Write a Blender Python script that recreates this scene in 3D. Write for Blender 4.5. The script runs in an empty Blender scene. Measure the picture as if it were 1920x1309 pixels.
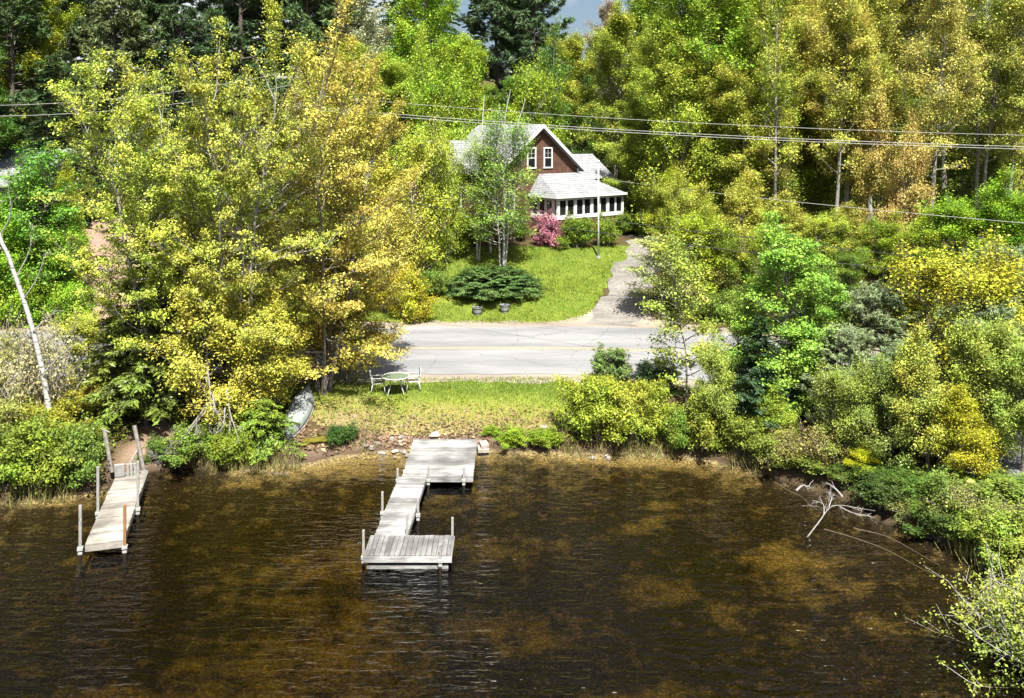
import bpy, math, random
import numpy as np
from mathutils import Vector

random.seed(7)
SC = bpy.context.scene
COL = SC.collection
R_ = math.radians
# ------------------------------------------------------------------ camera model
CX, HY, F, HC = 960.0, 256.0, 1645.0, 11.65      # photo pixels -> world (camera looks along +Y)

def P(px, py, D):
    return np.array([(px-CX)*D/F, D, HC-(py-HY)*D/F])
def Xat(px, D):
    return (px-CX)*D/F

# ------------------------------------------------------------------ terrain
SHORE = np.array([(-400,-20),(-120,14),(-40,24.5),(-22,27.0),(-16.3,27.9),(-14.0,28.8),(-12.4,30.6),(-9.5,30.7),(-7.2,31.3),(-5.3,32.3),
                  (-1,32.6),(3,32.2),(5.8,32.1),(8.2,30.8),(9.6,29.2),(10.9,27.4),(12.0,25.6),(12.9,23.8),(13.3,21.5),(13.3,18.5),
                  (13.3,10),(13.5,0),(16,-25),(20,-80),(60,-400)], float)
LAKE = np.vstack([SHORE, [(-400,-400)]])
ROAD = np.array([(-90,33),(-60,36.5),(-40,39.2),(-28,40.8),(-18,41.7),(-8,42.1),(0,42.2),(5,42.0),(9,41.0),(12.6,38.8),(15.4,35.6),
                 (17.6,31.6),(19.2,27),(20.6,20),(22,8),(24,-10),(30,-60)], float)

def catmull(pts, n=10):
    pts = np.asarray(pts, float); out = []
    p = np.vstack([2*pts[0]-pts[1], pts, 2*pts[-1]-pts[-2]])
    for i in range(1, len(p)-2):
        t = np.linspace(0, 1, n, endpoint=False)[:, None]
        a, b, c, d = p[i-1], p[i], p[i+1], p[i+2]
        out.append(.5*((2*b)+(-a+c)*t+(2*a-5*b+4*c-d)*t*t+(-a+3*b-3*c+d)*t**3))
    return np.vstack(out+[pts[-1:]])
SHORE_S = catmull(SHORE, 6)
LAKE_S = np.vstack([SHORE_S, [(-400,-400)]])
ROAD_S = catmull(ROAD, 8)

def seg_dist(x, y, line):
    """distance to a polyline, and the signed offset to its left side"""
    x = np.asarray(x, float).ravel(); y = np.asarray(y, float).ravel()
    best = np.full(x.shape, 1e9); side = np.zeros(x.shape)
    for a, b in zip(line[:-1], line[1:]):
        d = b-a; L2 = d@d
        t = np.clip(((x-a[0])*d[0]+(y-a[1])*d[1])/L2, 0, 1)
        ex = x-(a[0]+t*d[0]); ey = y-(a[1]+t*d[1])
        r = np.hypot(ex, ey); m = r < best
        best[m] = r[m]; side[m] = np.sign(d[0]*ey-d[1]*ex)[m]
    return best, side
def inside(x, y, poly):
    x = np.asarray(x, float); y = np.asarray(y, float); c = np.zeros(x.shape, bool)
    n = len(poly)
    for i in range(n):
        x0, y0 = poly[i]; x1, y1 = poly[(i+1) % n]
        if y0 == y1: continue
        m = ((y0 > y) != (y1 > y)) & (x < (x1-x0)*(y-y0)/(y1-y0)+x0)
        c ^= m
    return c
def vnoise(x, y, s=1.0, seed=0):
    """smooth value noise"""
    rs = np.random.RandomState(seed); T = rs.rand(256, 256)
    x = np.asarray(x)*s+1000; y = np.asarray(y)*s+1000
    xi = np.floor(x).astype(int); yi = np.floor(y).astype(int); fx = x-xi; fy = y-yi
    fx = fx*fx*(3-2*fx); fy = fy*fy*(3-2*fy)
    g = lambda a, b: T[a % 256, b % 256]
    return (g(xi, yi)*(1-fx)+g(xi+1, yi)*fx)*(1-fy)+(g(xi, yi+1)*(1-fx)+g(xi+1, yi+1)*fx)*fy
HD = [-80,-20,-10,-4,-1.2,-.3,0,.35,1.2,3.7,5.7,14.2,17,23.5,30,48,80,130,200,400]
HZ = [-1.9,-1.15,-.85,-.5,-.27,-.12,0,.3,.55,.95,1.12,1.75,2.3,4.6,5.0,7.2,12,22,27,30]
def ground(x, y):
    sh = np.shape(x)
    xf = np.asarray(x, float).ravel(); yf = np.asarray(y, float).ravel()
    d, _ = seg_dist(xf, yf, SHORE_S)
    d = d + (vnoise(xf, yf, .9, 3)-.5)*.5
    d = np.where(inside(xf, yf, LAKE_S), -d, d)
    z = np.interp(d, HD, HZ)
    z = z + np.where(d > 1, (vnoise(xf, yf, .35, 5)-.5)*.35*np.clip((d-14)/6, .12, 1), 0)
    t, s = seg_dist(xf, yf, ROAD_S); t = t*s
    zr = 1.4+.058*np.clip(t, -5, 5)
    k = np.clip((np.abs(t)-4.6)/3.0, 0, 1); k = k*k*(3-2*k)
    k = np.where(d < .5, 1, k)
    z = zr*(1-k)+z*k
    return z.reshape(sh)
def gz(x, y): return float(ground(np.array([x]), np.array([y]))[0])
_DS = np.arange(14, 150, .1)
def pg(px, py):
    """where the ground is met along the ray of a photo pixel"""
    xs = (px-CX)*_DS/F; zs = HC-(py-HY)*_DS/F
    g = ground(xs, _DS)
    i = int(np.argmax(g >= zs)) if (g >= zs).any() else len(_DS)-1
    return np.array([xs[i], _DS[i], g[i]])

# ------------------------------------------------------------------ mesh helpers
def raw_mesh(name, V, Fq, mat=None, smooth=False):
    V = np.asarray(V, np.float32); Fq = np.asarray(Fq, np.int32); k = Fq.shape[1]
    me = bpy.data.meshes.new(name)
    me.vertices.add(len(V)); me.vertices.foreach_set('co', V.ravel())
    me.loops.add(Fq.size); me.loops.foreach_set('vertex_index', Fq.ravel())
    me.polygons.add(len(Fq)); me.polygons.foreach_set('loop_start', np.arange(0, Fq.size, k, dtype=np.int32))
    me.polygons.foreach_set('loop_total', np.full(len(Fq), k, np.int32))
    if smooth: me.polygons.foreach_set('use_smooth', np.ones(len(Fq), bool))
    me.update(calc_edges=True); me.validate()
    if mat: me.materials.append(mat)
    return me
def link(name, me, parent=None, loc=(0,0,0)):
    o = bpy.data.objects.new(name, me); COL.objects.link(o); o.location = loc
    if parent: o.parent = parent
    return o
def tag(o, label=None, cat=None, group=None, kind=None):
    if label: o['label'] = label
    if cat: o['category'] = cat
    if group: o['group'] = group
    if kind: o['kind'] = kind
    return o
def empty(name, loc=(0,0,0), rz=0):
    o = bpy.data.objects.new(name, None); COL.objects.link(o); o.location = loc; o.rotation_euler = (0,0,rz)
    o.empty_display_size = .2
    return o
def copy_tree(o, parent=None):
    c = o.copy(); COL.objects.link(c)
    if parent: c.parent = parent
    for ch in list(o.children): copy_tree(ch, c)
    return c

class MB:
    """collects boxes, prisms and tubes into one mesh"""
    def __init__(s): s.v = []; s.f = []
    def add(s, v, f):
        b = len(s.v); s.v += [tuple(map(float, q)) for q in v]; s.f += [tuple(b+i for i in q) for q in f]; return s
    def box(s, c, d, rz=0, ry=0, rx=0):
        from mathutils import Euler
        M = Euler((rx, ry, rz)).to_matrix(); c = Vector(c)
        v = [c+M @ Vector((sx*d[0]/2, sy*d[1]/2, sz*d[2]/2)) for sx in (-1,1) for sy in (-1,1) for sz in (-1,1)]
        return s.add(v, [(0,1,3,2),(4,6,7,5),(0,4,5,1),(2,3,7,6),(0,2,6,4),(1,5,7,3)])
    def bar(s, a, b, w, h=None):
        """square bar between two points"""
        return s.tube([a, b], [w*.7071, w*.7071], 4, cap=True)
    def tube(s, pts, rad, k=8, cap=True):
        pts = np.asarray(pts, float); rad = np.asarray(rad if np.ndim(rad) else [rad]*len(pts), float)
        V, Q = tube_arrays(pts, rad, k)
        f = [tuple(q) for q in Q]
        if cap:
            f.append(tuple(range(k-1, -1, -1))); n = len(pts); f.append(tuple((n-1)*k+i for i in range(k)))
        return s.add(V, f)
    def prism(s, poly, z0, z1):
        n = len(poly)
        v = [(p[0], p[1], z0) for p in poly]+[(p[0], p[1], z1) for p in poly]
        f = [tuple(range(n-1, -1, -1)), tuple(range(n, 2*n))]+[(i, (i+1) % n, n+(i+1) % n, n+i) for i in range(n)]
        return s.add(v, f)
    def build(s, name, mat, parent=None, loc=(0,0,0), bevel=0, smooth=False):
        me = bpy.data.meshes.new(name); me.from_pydata(s.v, [], s.f); me.update()
        import bmesh
        bm = bmesh.new(); bm.from_mesh(me); bmesh.ops.recalc_face_normals(bm, faces=bm.faces); bm.to_mesh(me); bm.free()
        me.materials.append(mat)
        if smooth:
            me.polygons.foreach_set('use_smooth', [True]*len(me.polygons))
        o = link(name, me, parent, loc)
        if bevel:
            m = o.modifiers.new('bevel', 'BEVEL'); m.width = bevel; m.segments = 2; m.limit_method = 'ANGLE'
        return o
def tube_arrays(pts, rad, k=6):
    pts = np.asarray(pts, float); n = len(pts)
    t = np.gradient(pts, axis=0); t /= np.linalg.norm(t, axis=1)[:, None]+1e-9
    ref = np.array([.31,.9,.22]) if abs(t[0] @ np.array([.31,.9,.22])) < .85 else np.array([1.,0,.1])
    if k == 4: ref = np.array([0,1.,0]) if abs(t[0][1]) < .85 else np.array([1.,0,0])
    a = np.cross(t, ref); a /= np.linalg.norm(a, axis=1)[:, None]+1e-9
    b = np.cross(t, a)
    th = np.arange(k)*2*math.pi/k+(math.pi/4 if k == 4 else 0)
    ring = pts[:, None]+np.asarray(rad)[:, None, None]*(np.cos(th)[None, :, None]*a[:, None]+np.sin(th)[None, :, None]*b[:, None])
    i = np.arange(n-1)[:, None]*k; j = np.arange(k)[None]; jn = (j+1) % k
    Q = np.stack([i+j, i+jn, i+k+jn, i+k+j], -1).reshape(-1, 4)
    return ring.reshape(-1, 3), Q
class Acc:
    def __init__(s): s.V = []; s.Q = []; s.n = 0
    def add(s, V, Q): s.V.append(V); s.Q.append(Q+s.n); s.n += len(V)
    def tube(s, pts, rad, k=5): s.add(*tube_arrays(pts, rad, k))
    def mesh(s, name, mat, smooth=False): return raw_mesh(name, np.vstack(s.V), np.vstack(s.Q), mat, smooth)

# ------------------------------------------------------------------ materials
def mat_new(name):
    m = bpy.data.materials.new(name); m.use_nodes = True
    nt = m.node_tree; nt.nodes.clear()
    out = nt.nodes.new('ShaderNodeOutputMaterial')
    N = lambda t, **kw: _node(nt, t, kw)
    return m, nt, N, out
def _node(nt, t, kw):
    n = nt.nodes.new('ShaderNode'+t)
    for k, v in kw.items():
        if k in n.inputs.keys(): n.inputs[k].default_value = v
        else: setattr(n, k, v)
    return n
def ramp(N, stops, interp='LINEAR'):
    r = N('ValToRGB'); e = r.color_ramp.elements; r.color_ramp.interpolation = interp
    while len(e) < len(stops): e.new(.5)
    for q, (p, c) in zip(e, stops): q.position = p; q.color = (*c, 1) if len(c) == 3 else c
    return r
def mixc(nt, N, fac, a, b, blend='MIX'):
    m = N('Mix'); m.data_type = 'RGBA'; m.blend_type = blend
    for s, v in ((m.inputs[0], fac), (m.inputs[6], a), (m.inputs[7], b)):
        if hasattr(v, 'links'): nt.links.new(v, s)
        elif isinstance(v, (int, float)): s.default_value = v
        else: s.default_value = (*v, 1)
    return m.outputs[2]
def simple(name, col, rough=.7, noise=.25, scale=6, metal=0, bump=0, spec=.4, stretch=(1,1,1)):
    m, nt, N, out = mat_new(name); L = nt.links.new
    tc = N('TexCoord'); mp = N('Mapping'); mp.inputs['Scale'].default_value = stretch
    L(tc.outputs['Object'], mp.inputs[0])
    nz = N('TexNoise', Scale=scale, Detail=6, Roughness=.65); L(mp.outputs[0], nz.inputs['Vector'])
    lo = tuple(c*(1-noise) for c in col); hi = tuple(min(1, c*(1+noise)) for c in col)
    r = ramp(N, [(.3, lo), (.7, hi)]); L(nz.outputs[0], r.inputs[0])
    b = N('BsdfPrincipled', Roughness=rough, Metallic=metal); b.inputs['Specular IOR Level'].default_value = spec
    L(r.outputs[0], b.inputs['Base Color'])
    if bump:
        bp = N('Bump', Strength=bump, Distance=.02); L(nz.outputs[0], bp.inputs['Height']); L(bp.outputs[0], b.inputs['Normal'])
    L(b.outputs[0], out.inputs[0]); return m

def leaf_mat(name, trans=.2, spec=.3, rough=.5, hue=.027, val=.36):
    m, nt, N, out = mat_new(name); L = nt.links.new
    oi = N('ObjectInfo'); geo = N('NewGeometry'); tc = N('TexCoord')
    nz = N('TexNoise', Scale=.55, Detail=3, Roughness=.6); L(tc.outputs['Object'], nz.inputs['Vector'])
    hm = N('MapRange'); L(nz.outputs[0], hm.inputs[0]); hm.inputs[1].default_value = .3; hm.inputs[2].default_value = .7
    hm.inputs[3].default_value = .5-hue; hm.inputs[4].default_value = .5+hue
    ad = N('Math', operation='ADD'); L(hm.outputs[0], ad.inputs[0])
    rr = N('MapRange'); L(geo.outputs['Random Per Island'], rr.inputs[0]); rr.inputs[3].default_value = -hue*.7; rr.inputs[4].default_value = hue*.7
    L(rr.outputs[0], ad.inputs[1])
    wn = N('TexWhiteNoise', noise_dimensions='1D'); L(geo.outputs['Random Per Island'], wn.inputs['W'])
    vm = N('MapRange'); L(wn.outputs['Value'], vm.inputs[0]); vm.inputs[3].default_value = 1-val; vm.inputs[4].default_value = 1+val
    hs = N('HueSaturation'); L(oi.outputs['Color'], hs.inputs['Color']); L(ad.outputs[0], hs.inputs['Hue']); L(vm.outputs[0], hs.inputs['Value'])
    b = N('BsdfPrincipled', Roughness=rough); b.inputs['Specular IOR Level'].default_value = spec
    n2 = N('TexNoise', Scale=1.5, Detail=2); L(tc.outputs['Object'], n2.inputs['Vector'])
    bm_ = N('MapRange'); L(n2.outputs[0], bm_.inputs[0]); bm_.inputs[1].default_value = .35; bm_.inputs[2].default_value = .65; bm_.inputs[3].default_value = .72; bm_.inputs[4].default_value = 1.25
    vv = N('Math', operation='MULTIPLY'); L(vm.outputs[0], vv.inputs[0]); L(bm_.outputs[0], vv.inputs[1]); L(vv.outputs[0], hs.inputs['Value'])
    L(hs.outputs[0], b.inputs['Base Color'])
    t = N('BsdfTranslucent'); L(hs.outputs[0], t.inputs['Color'])
    mx = N('MixShader', Fac=trans); L(b.outputs[0], mx.inputs[1]); L(t.outputs[0], mx.inputs[2]); L(mx.outputs[0], out.inputs[0])
    return m
def bark_mat(name, birch=False):
    m, nt, N, out = mat_new(name); L = nt.links.new
    oi = N('ObjectInfo'); tc = N('TexCoord'); mp = N('Mapping'); mp.inputs['Scale'].default_value = (2,2,9) if birch else (9,9,1.6)
    L(tc.outputs['Object'], mp.inputs[0])
    nz = N('TexNoise', Scale=1.6 if birch else 2.2, Detail=5, Roughness=.7); L(mp.outputs[0], nz.inputs['Vector'])
    r = ramp(N, [(.36, (.06,.05,.045)), (.47, (.9,.9,.9))] if birch else [(.3, (.35,.35,.35)), (.7, (1.25,1.25,1.25))]); L(nz.outputs[0], r.inputs[0])
    c = mixc(nt, N, 1.0, oi.outputs['Color'], r.outputs[0], 'MULTIPLY')
    b = N('BsdfPrincipled', Roughness=.85); L(c, b.inputs['Base Color'])
    bp = N('Bump', Strength=.6, Distance=.03); L(nz.outputs[0], bp.inputs['Height']); L(bp.outputs[0], b.inputs['Normal'])
    L(b.outputs[0], out.inputs[0]); return m
LEAF = leaf_mat('leaf'); NEEDLE = leaf_mat('needle', trans=.15, spec=.3, rough=.45, hue=.015, val=.5)
BARK = bark_mat('bark'); BIRCH = bark_mat('birch_bark', True)

def plank_mat(name, lo, hi, axis='x'):
    m, nt, N, out = mat_new(name); L = nt.links.new
    geo = N('NewGeometry'); tc = N('TexCoord'); mp = N('Mapping')
    mp.inputs['Scale'].default_value = (1.2,14,8) if axis == 'x' else (14,1.2,8)
    L(tc.outputs['Object'], mp.inputs[0])
    nz = N('TexNoise', Scale=2.2, Detail=7, Roughness=.7); L(mp.outputs[0], nz.inputs['Vector'])
    n2 = N('TexNoise', Scale=1.1, Detail=4); L(tc.outputs['Object'], n2.inputs['Vector'])
    r = ramp(N, [(.25, lo), (.6, hi), (.85, tuple(min(1, c*1.15) for c in hi))]); L(nz.outputs[0], r.inputs[0])
    v = N('MapRange'); L(geo.outputs['Random Per Island'], v.inputs[0]); v.inputs[3].default_value = .62; v.inputs[4].default_value = 1.2
    s = N('MapRange'); L(n2.outputs[0], s.inputs[0]); s.inputs[1].default_value = .35; s.inputs[2].default_value = .65; s.inputs[3].default_value = .5; s.inputs[4].default_value = 1.15
    mu = N('Math', operation='MULTIPLY'); L(v.outputs[0], mu.inputs[0]); L(s.outputs[0], mu.inputs[1])
    hs = N('HueSaturation'); L(r.outputs[0], hs.inputs['Color']); L(mu.outputs[0], hs.inputs['Value'])
    b = N('BsdfPrincipled', Roughness=.8); L(hs.outputs[0], b.inputs['Base Color'])
    bp = N('Bump', Strength=.4, Distance=.01); L(nz.outputs[0], bp.inputs['Height']); L(bp.outputs[0], b.inputs['Normal'])
    L(b.outputs[0], out.inputs[0]); return m
def course_mat(name, c1, c2, mortar, w, h, rough=.85, msize=.012, zscale=1.0, noise=.5):
    """rows of shingles on walls or roofs"""
    m, nt, N, out = mat_new(name); L = nt.links.new
    tc = N('TexCoord'); sp = N('SeparateXYZ'); L(tc.outputs['Object'], sp.inputs[0])
    a = N('Math', operation='ADD'); L(sp.outputs[0], a.inputs[0]); L(sp.outputs[1], a.inputs[1])
    zz = N('Math', operation='MULTIPLY'); L(sp.outputs[2], zz.inputs[0]); zz.inputs[1].default_value = zscale
    cb = N('CombineXYZ'); L(a.outputs[0], cb.inputs[0]); L(zz.outputs[0], cb.inputs[1])
    br = N('TexBrick', Scale=1.0); br.inputs['Brick Width'].default_value = w; br.inputs['Row Height'].default_value = h
    br.inputs['Mortar Size'].default_value = msize; br.inputs['Color1'].default_value = (*c1,1); br.inputs['Color2'].default_value = (*c2,1)
    br.inputs['Mortar'].default_value = (*mortar,1); L(cb.outputs[0], br.inputs['Vector'])
    nz = N('TexNoise', Scale=1.7, Detail=6, Roughness=.7); L(tc.outputs['Object'], nz.inputs['Vector'])
    r = ramp(N, [(.3, (1-noise,)*3), (.7, (1+noise*.5,)*3)]); L(nz.outputs[0], r.inputs[0])
    c = mixc(nt, N, 1.0, br.outputs[0], r.outputs[0], 'MULTIPLY')
    b = N('BsdfPrincipled', Roughness=rough); L(c, b.inputs['Base Color'])
    bp = N('Bump', Strength=.7, Distance=.02, invert=True); L(br.outputs['Fac'], bp.inputs['Height']); L(bp.outputs[0], b.inputs['Normal'])
    L(b.outputs[0], out.inputs[0]); return m
M_PLANK = plank_mat('grey_plank', (.1,.098,.095), (.35,.345,.335))
M_PLANKY = plank_mat('grey_plank_lengthwise', (.095,.092,.09), (.25,.245,.24), 'y')
M_PLANKT = plank_mat('tan_plank', (.16,.145,.12), (.36,.33,.29))
M_POST = simple('weathered_post', (.25,.24,.22), .85, .4, 8, bump=.3, stretch=(6,6,1))
M_POSTR = simple('rusty_brown_post', (.22,.12,.055), .85, .35, 8, bump=.3, stretch=(6,6,1))
M_WHITEP = simple('white_paint', (.62,.62,.6), .5, .08, 5)
M_PIPE = simple('galvanised_metal', (.42,.42,.41), .4, .2, 9, metal=.3)
M_SHING = course_mat('brown_shingle', (.145,.064,.036), (.09,.042,.025), (.03,.014,.01), .22, .14)
M_ROOF = course_mat('grey_roof_shingle', (.3,.31,.325), (.22,.227,.24), (.11,.11,.117), .32, .12, noise=.3)
M_GLASS = simple('window_glass', (.012,.014,.016), .06, .2, 2, spec=.6)
M_DARK = simple('dark_metal', (.02,.02,.022), .5, .3, 6)
M_HULL = simple('pale_hull', (.24,.265,.26), .5, .25, 3)
M_DEAD = simple('bleached_dead_wood', (.27,.255,.24), .9, .35, 7, bump=.4)
M_DEADG = simple('grey_dead_wood', (.19,.175,.155), .9, .35, 7, bump=.4)
M_PILE = simple('water_dimmed_algae_pile', (.02,.014,.008), .6, .4, 7)  # algae-dark wood, colour darkened further to stand in for the water's dimming
M_WETW = simple('wet_wood', (.12,.09,.06), .7, .4, 7)
M_ROCK = simple('shore_rock', (.22,.195,.17), .9, .4, 4, bump=.6)
M_WIREL = simple('pale_cable', (.36,.36,.35), .5, .1, 3)
M_WIRED = simple('dark_cable', (.03,.03,.03), .6, .1, 3)
M_CREO = simple('pole_wood', (.2,.15,.11), .9, .4, 6, bump=.3, stretch=(5,5,.7))
M_GREYSIDE = course_mat('grey_clapboard', (.5,.5,.5), (.44,.44,.45), (.2,.2,.2), 3.0, .14, noise=.15)
M_YEL = simple('yellow_line_paint', (.33,.265,.15), .8, .3, 10)
M_TABTOP = simple('pebbled_table_glass', (.13,.17,.12), .25, .3, 12, spec=.5)

M_PATIO = simple('patio_white_metal', (.45,.46,.44), .45, .1, 5)
# ground (forest floor, bank and lake bed are one sheet)
def ground_mat():
    m, nt, N, out = mat_new('forest_floor'); L = nt.links.new
    tc = N('TexCoord'); geo = N('NewGeometry'); sp = N('SeparateXYZ'); L(geo.outputs['Position'], sp.inputs[0])
    n1 = N('TexNoise', Scale=.9, Detail=8, Roughness=.7); L(tc.outputs['Object'], n1.inputs['Vector'])
    n2 = N('TexNoise', Scale=14, Detail=5, Roughness=.7); L(tc.outputs['Object'], n2.inputs['Vector'])
    lit = ramp(N, [(.25, (.03,.018,.012)), (.5, (.085,.05,.03)), (.75, (.16,.1,.065))]); L(n2.outputs[0], lit.inputs[0])
    moss = mixc(nt, N, n1.outputs[0], lit.outputs[0], (.06,.06,.018)); 
    at = N('Attribute', attribute_name='bare'); 
    soil = ramp(N, [(.3, (.2,.125,.09)), (.55, (.31,.21,.16)), (.8, (.42,.31,.25))]); L(n2.outputs[0], soil.inputs[0])
    land = mixc(nt, N, at.outputs['Fac'], moss, soil.outputs[0])
    # lake bed
    vo = N('TexVoronoi', Scale=11.0); L(tc.outputs['Object'], vo.inputs['Vector'])
    sa = N('Attribute', attribute_name='sand')
    n3 = N('TexNoise', Scale=1.6, Detail=7, Roughness=.72); L(tc.outputs['Object'], n3.inputs['Vector'])
    ad = N('Math', operation='MULTIPLY_ADD'); L(n3.outputs[0], ad.inputs[0]); ad.inputs[1].default_value = 2.0; L(sa.outputs['Fac'], ad.inputs[2])
    th = N('MapRange'); L(ad.outputs[0], th.inputs[0]); th.inputs[1].default_value = 1.08; th.inputs[2].default_value = 1.56; 
    silt = ramp(N, [(.3, (.008,.006,.004)), (.6, (.03,.022,.012)), (.78, (.2,.15,.08))]); L(n2.outputs[0], silt.inputs[0])
    sand = ramp(N, [(.34, (.06,.046,.022)), (.5, (.2,.155,.07)), (.68, (.55,.43,.22))]); L(n2.outputs[0], sand.inputs[0])
    bed = mixc(nt, N, th.outputs[0], silt.outputs[0], sand.outputs[0])
    fl = N('MapRange'); L(vo.outputs['Distance'], fl.inputs[0]); fl.inputs[1].default_value = .36; fl.inputs[2].default_value = .2
    vs = N('TexWhiteNoise', noise_dimensions='3D'); L(vo.outputs['Position'], vs.inputs['Vector'])
    gt = N('Math', operation='GREATER_THAN'); L(vs.outputs['Value'], gt.inputs[0]); gt.inputs[1].default_value = .72
    mu = N('Math', operation='MULTIPLY'); L(fl.outputs[0], mu.inputs[0]); L(gt.outputs[0], mu.inputs[1])
    lite = mixc(nt, N, .3, bed, (.4,.29,.14)); bed2 = mixc(nt, N, mu.outputs[0], bed, lite)
    wet = N('MapRange'); L(sp.outputs[2], wet.inputs[0]); wet.inputs[1].default_value = -.03; wet.inputs[2].default_value = .06
    mud = N('MapRange'); L(sp.outputs[2], mud.inputs[0]); mud.inputs[1].default_value = .1; mud.inputs[2].default_value = .42
    land = mixc(nt, N, mud.outputs[0], mixc(nt, N, .75, land, (.055,.038,.024)), land)
    c = mixc(nt, N, wet.outputs[0], bed2, land)
    b = N('BsdfPrincipled', Roughness=.95); b.inputs['Specular IOR Level'].default_value = .15; L(c, b.inputs['Base Color'])
    bp = N('Bump', Strength=.8, Distance=.06); L(n2.outputs[0], bp.inputs['Height']); L(bp.outputs[0], b.inputs['Normal'])
    L(b.outputs[0], out.inputs[0]); return m
def water_mat():
    m, nt, N, out = mat_new('lake_water'); L = nt.links.new
    tc = N('TexCoord')
    def nz(sx, sy, rz, scale, det):
        mp = N('Mapping'); mp.inputs['Scale'].default_value = (sx, sy, 1); mp.inputs['Rotation'].default_value = (0,0,R_(rz)); L(tc.outputs['Object'], mp.inputs[0])
        n = N('TexNoise', Scale=scale, Detail=det, Roughness=.55, Distortion=.3); L(mp.outputs[0], n.inputs['Vector']); return n.outputs[0]
    a = nz(.75, 2.6, 5, 1.5, 3); b_ = nz(.5, 1.6, -9, 4.2, 2); g = nz(1, 1, 0, .16, 2)
    s1 = N('Math', operation='MULTIPLY_ADD'); L(b_, s1.inputs[0]); s1.inputs[1].default_value = .35; L(a, s1.inputs[2])
    gm = N('MapRange'); L(g, gm.inputs[0]); gm.inputs[1].default_value = .36; gm.inputs[2].default_value = .62; gm.inputs[3].default_value = .35; gm.inputs[4].default_value = 1.5
    bp = N('Bump', Distance=.115); L(s1.outputs[0], bp.inputs['Height']); L(gm.outputs[0], bp.inputs['Strength'])
    fr = N('Fresnel', IOR=1.28); L(bp.outputs[0], fr.inputs['Normal'])
    tr = N('BsdfTransparent'); tr.inputs[0].default_value = (1,1,1,1)
    gl = N('BsdfGlossy', Roughness=.08); L(bp.outputs[0], gl.inputs['Normal'])
    mx = N('MixShader'); L(fr.outputs[0], mx.inputs[0]); L(tr.outputs[0], mx.inputs[1]); L(gl.outputs[0], mx.inputs[2]); L(mx.outputs[0], out.inputs[0])
    va = N('VolumeAbsorption', Density=2.0); va.inputs[0].default_value = (.6,.53,.2,1); L(va.outputs[0], out.inputs[1])
    return m
def asphalt_mat(name, lo, hi, scale=22, big=.5):
    m, nt, N, out = mat_new(name); L = nt.links.new
    tc = N('TexCoord'); n1 = N('TexNoise', Scale=scale, Detail=6, Roughness=.75); L(tc.outputs['Object'], n1.inputs['Vector'])
    mp = N('Mapping'); mp.inputs['Scale'].default_value = (.25,1.3,1); L(tc.outputs['Object'], mp.inputs[0])
    n2 = N('TexNoise', Scale=big, Detail=6, Roughness=.65); L(mp.outputs[0], n2.inputs['Vector'])
    r1 = ramp(N, [(.25, lo), (.75, hi)]); L(n1.outputs[0], r1.inputs[0])
    r2 = ramp(N, [(.35, (.68,.68,.69)), (.65, (1.15,1.13,1.1))]); L(n2.outputs[0], r2.inputs[0])
    vo = N('TexVoronoi', Scale=.34, feature='DISTANCE_TO_EDGE'); n3 = N('TexNoise', Scale=1.2, Detail=4); L(tc.outputs['Object'], n3.inputs['Vector'])
    wv = mixc(nt, N, .35, tc.outputs['Object'], n3.outputs['Color']); L(wv, vo.inputs['Vector'])
    ck = N('MapRange'); L(vo.outputs['Distance'], ck.inputs[0]); ck.inputs[1].default_value = 0; ck.inputs[2].default_value = .006; ck.inputs[3].default_value = .72; ck.inputs[4].default_value = 1
    c = mixc(nt, N, 1.0, r1.outputs[0], r2.outputs[0], 'MULTIPLY')
    c2 = mixc(nt, N, 1.0, c, ck.outputs[0], 'MULTIPLY')
    b = N('BsdfPrincipled', Roughness=.9); b.inputs['Specular IOR Level'].default_value = .2; L(c2, b.inputs['Base Color'])
    bp = N('Bump', Strength=.5, Distance=.01); L(n1.outputs[0], bp.inputs['Height']); L(bp.outputs[0], b.inputs['Normal'])
    L(b.outputs[0], out.inputs[0]); return m
def lawn_mat():
    m, nt, N, out = mat_new('lawn_turf'); L = nt.links.new
    tc = N('TexCoord'); n1 = N('TexNoise', Scale=.55, Detail=6, Roughness=.7); L(tc.outputs['Object'], n1.inputs['Vector'])
    n2 = N('TexNoise', Scale=18, Detail=5, Roughness=.7); L(tc.outputs['Object'], n2.inputs['Vector'])
    at = N('Attribute', attribute_name='dry')
    ad = N('Math', operation='MULTIPLY_ADD'); L(n1.outputs[0], ad.inputs[0]); ad.inputs[1].default_value = .9; L(at.outputs['Fac'], ad.inputs[2])
    r = ramp(N, [(.3, (.085,.14,.016)), (.5, (.17,.2,.03)), (.72, (.25,.215,.065)), (1.0, (.27,.2,.1))]); L(ad.outputs[0], r.inputs[0])
    r2 = ramp(N, [(.3, (.6,.6,.6)), (.7, (1.3,1.3,1.3))]); L(n2.outputs[0], r2.inputs[0])
    c = mixc(nt, N, 1.0, r.outputs[0], r2.outputs[0], 'MULTIPLY')
    b = N('BsdfPrincipled', Roughness=.95); b.inputs['Specular IOR Level'].default_value = .15; L(c, b.inputs['Base Color'])
    bp = N('Bump', Strength=.9, Distance=.05); L(n2.outputs[0], bp.inputs['Height']); L(bp.outputs[0], b.inputs['Normal'])
    L(b.outputs[0], out.inputs[0]); return m

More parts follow.
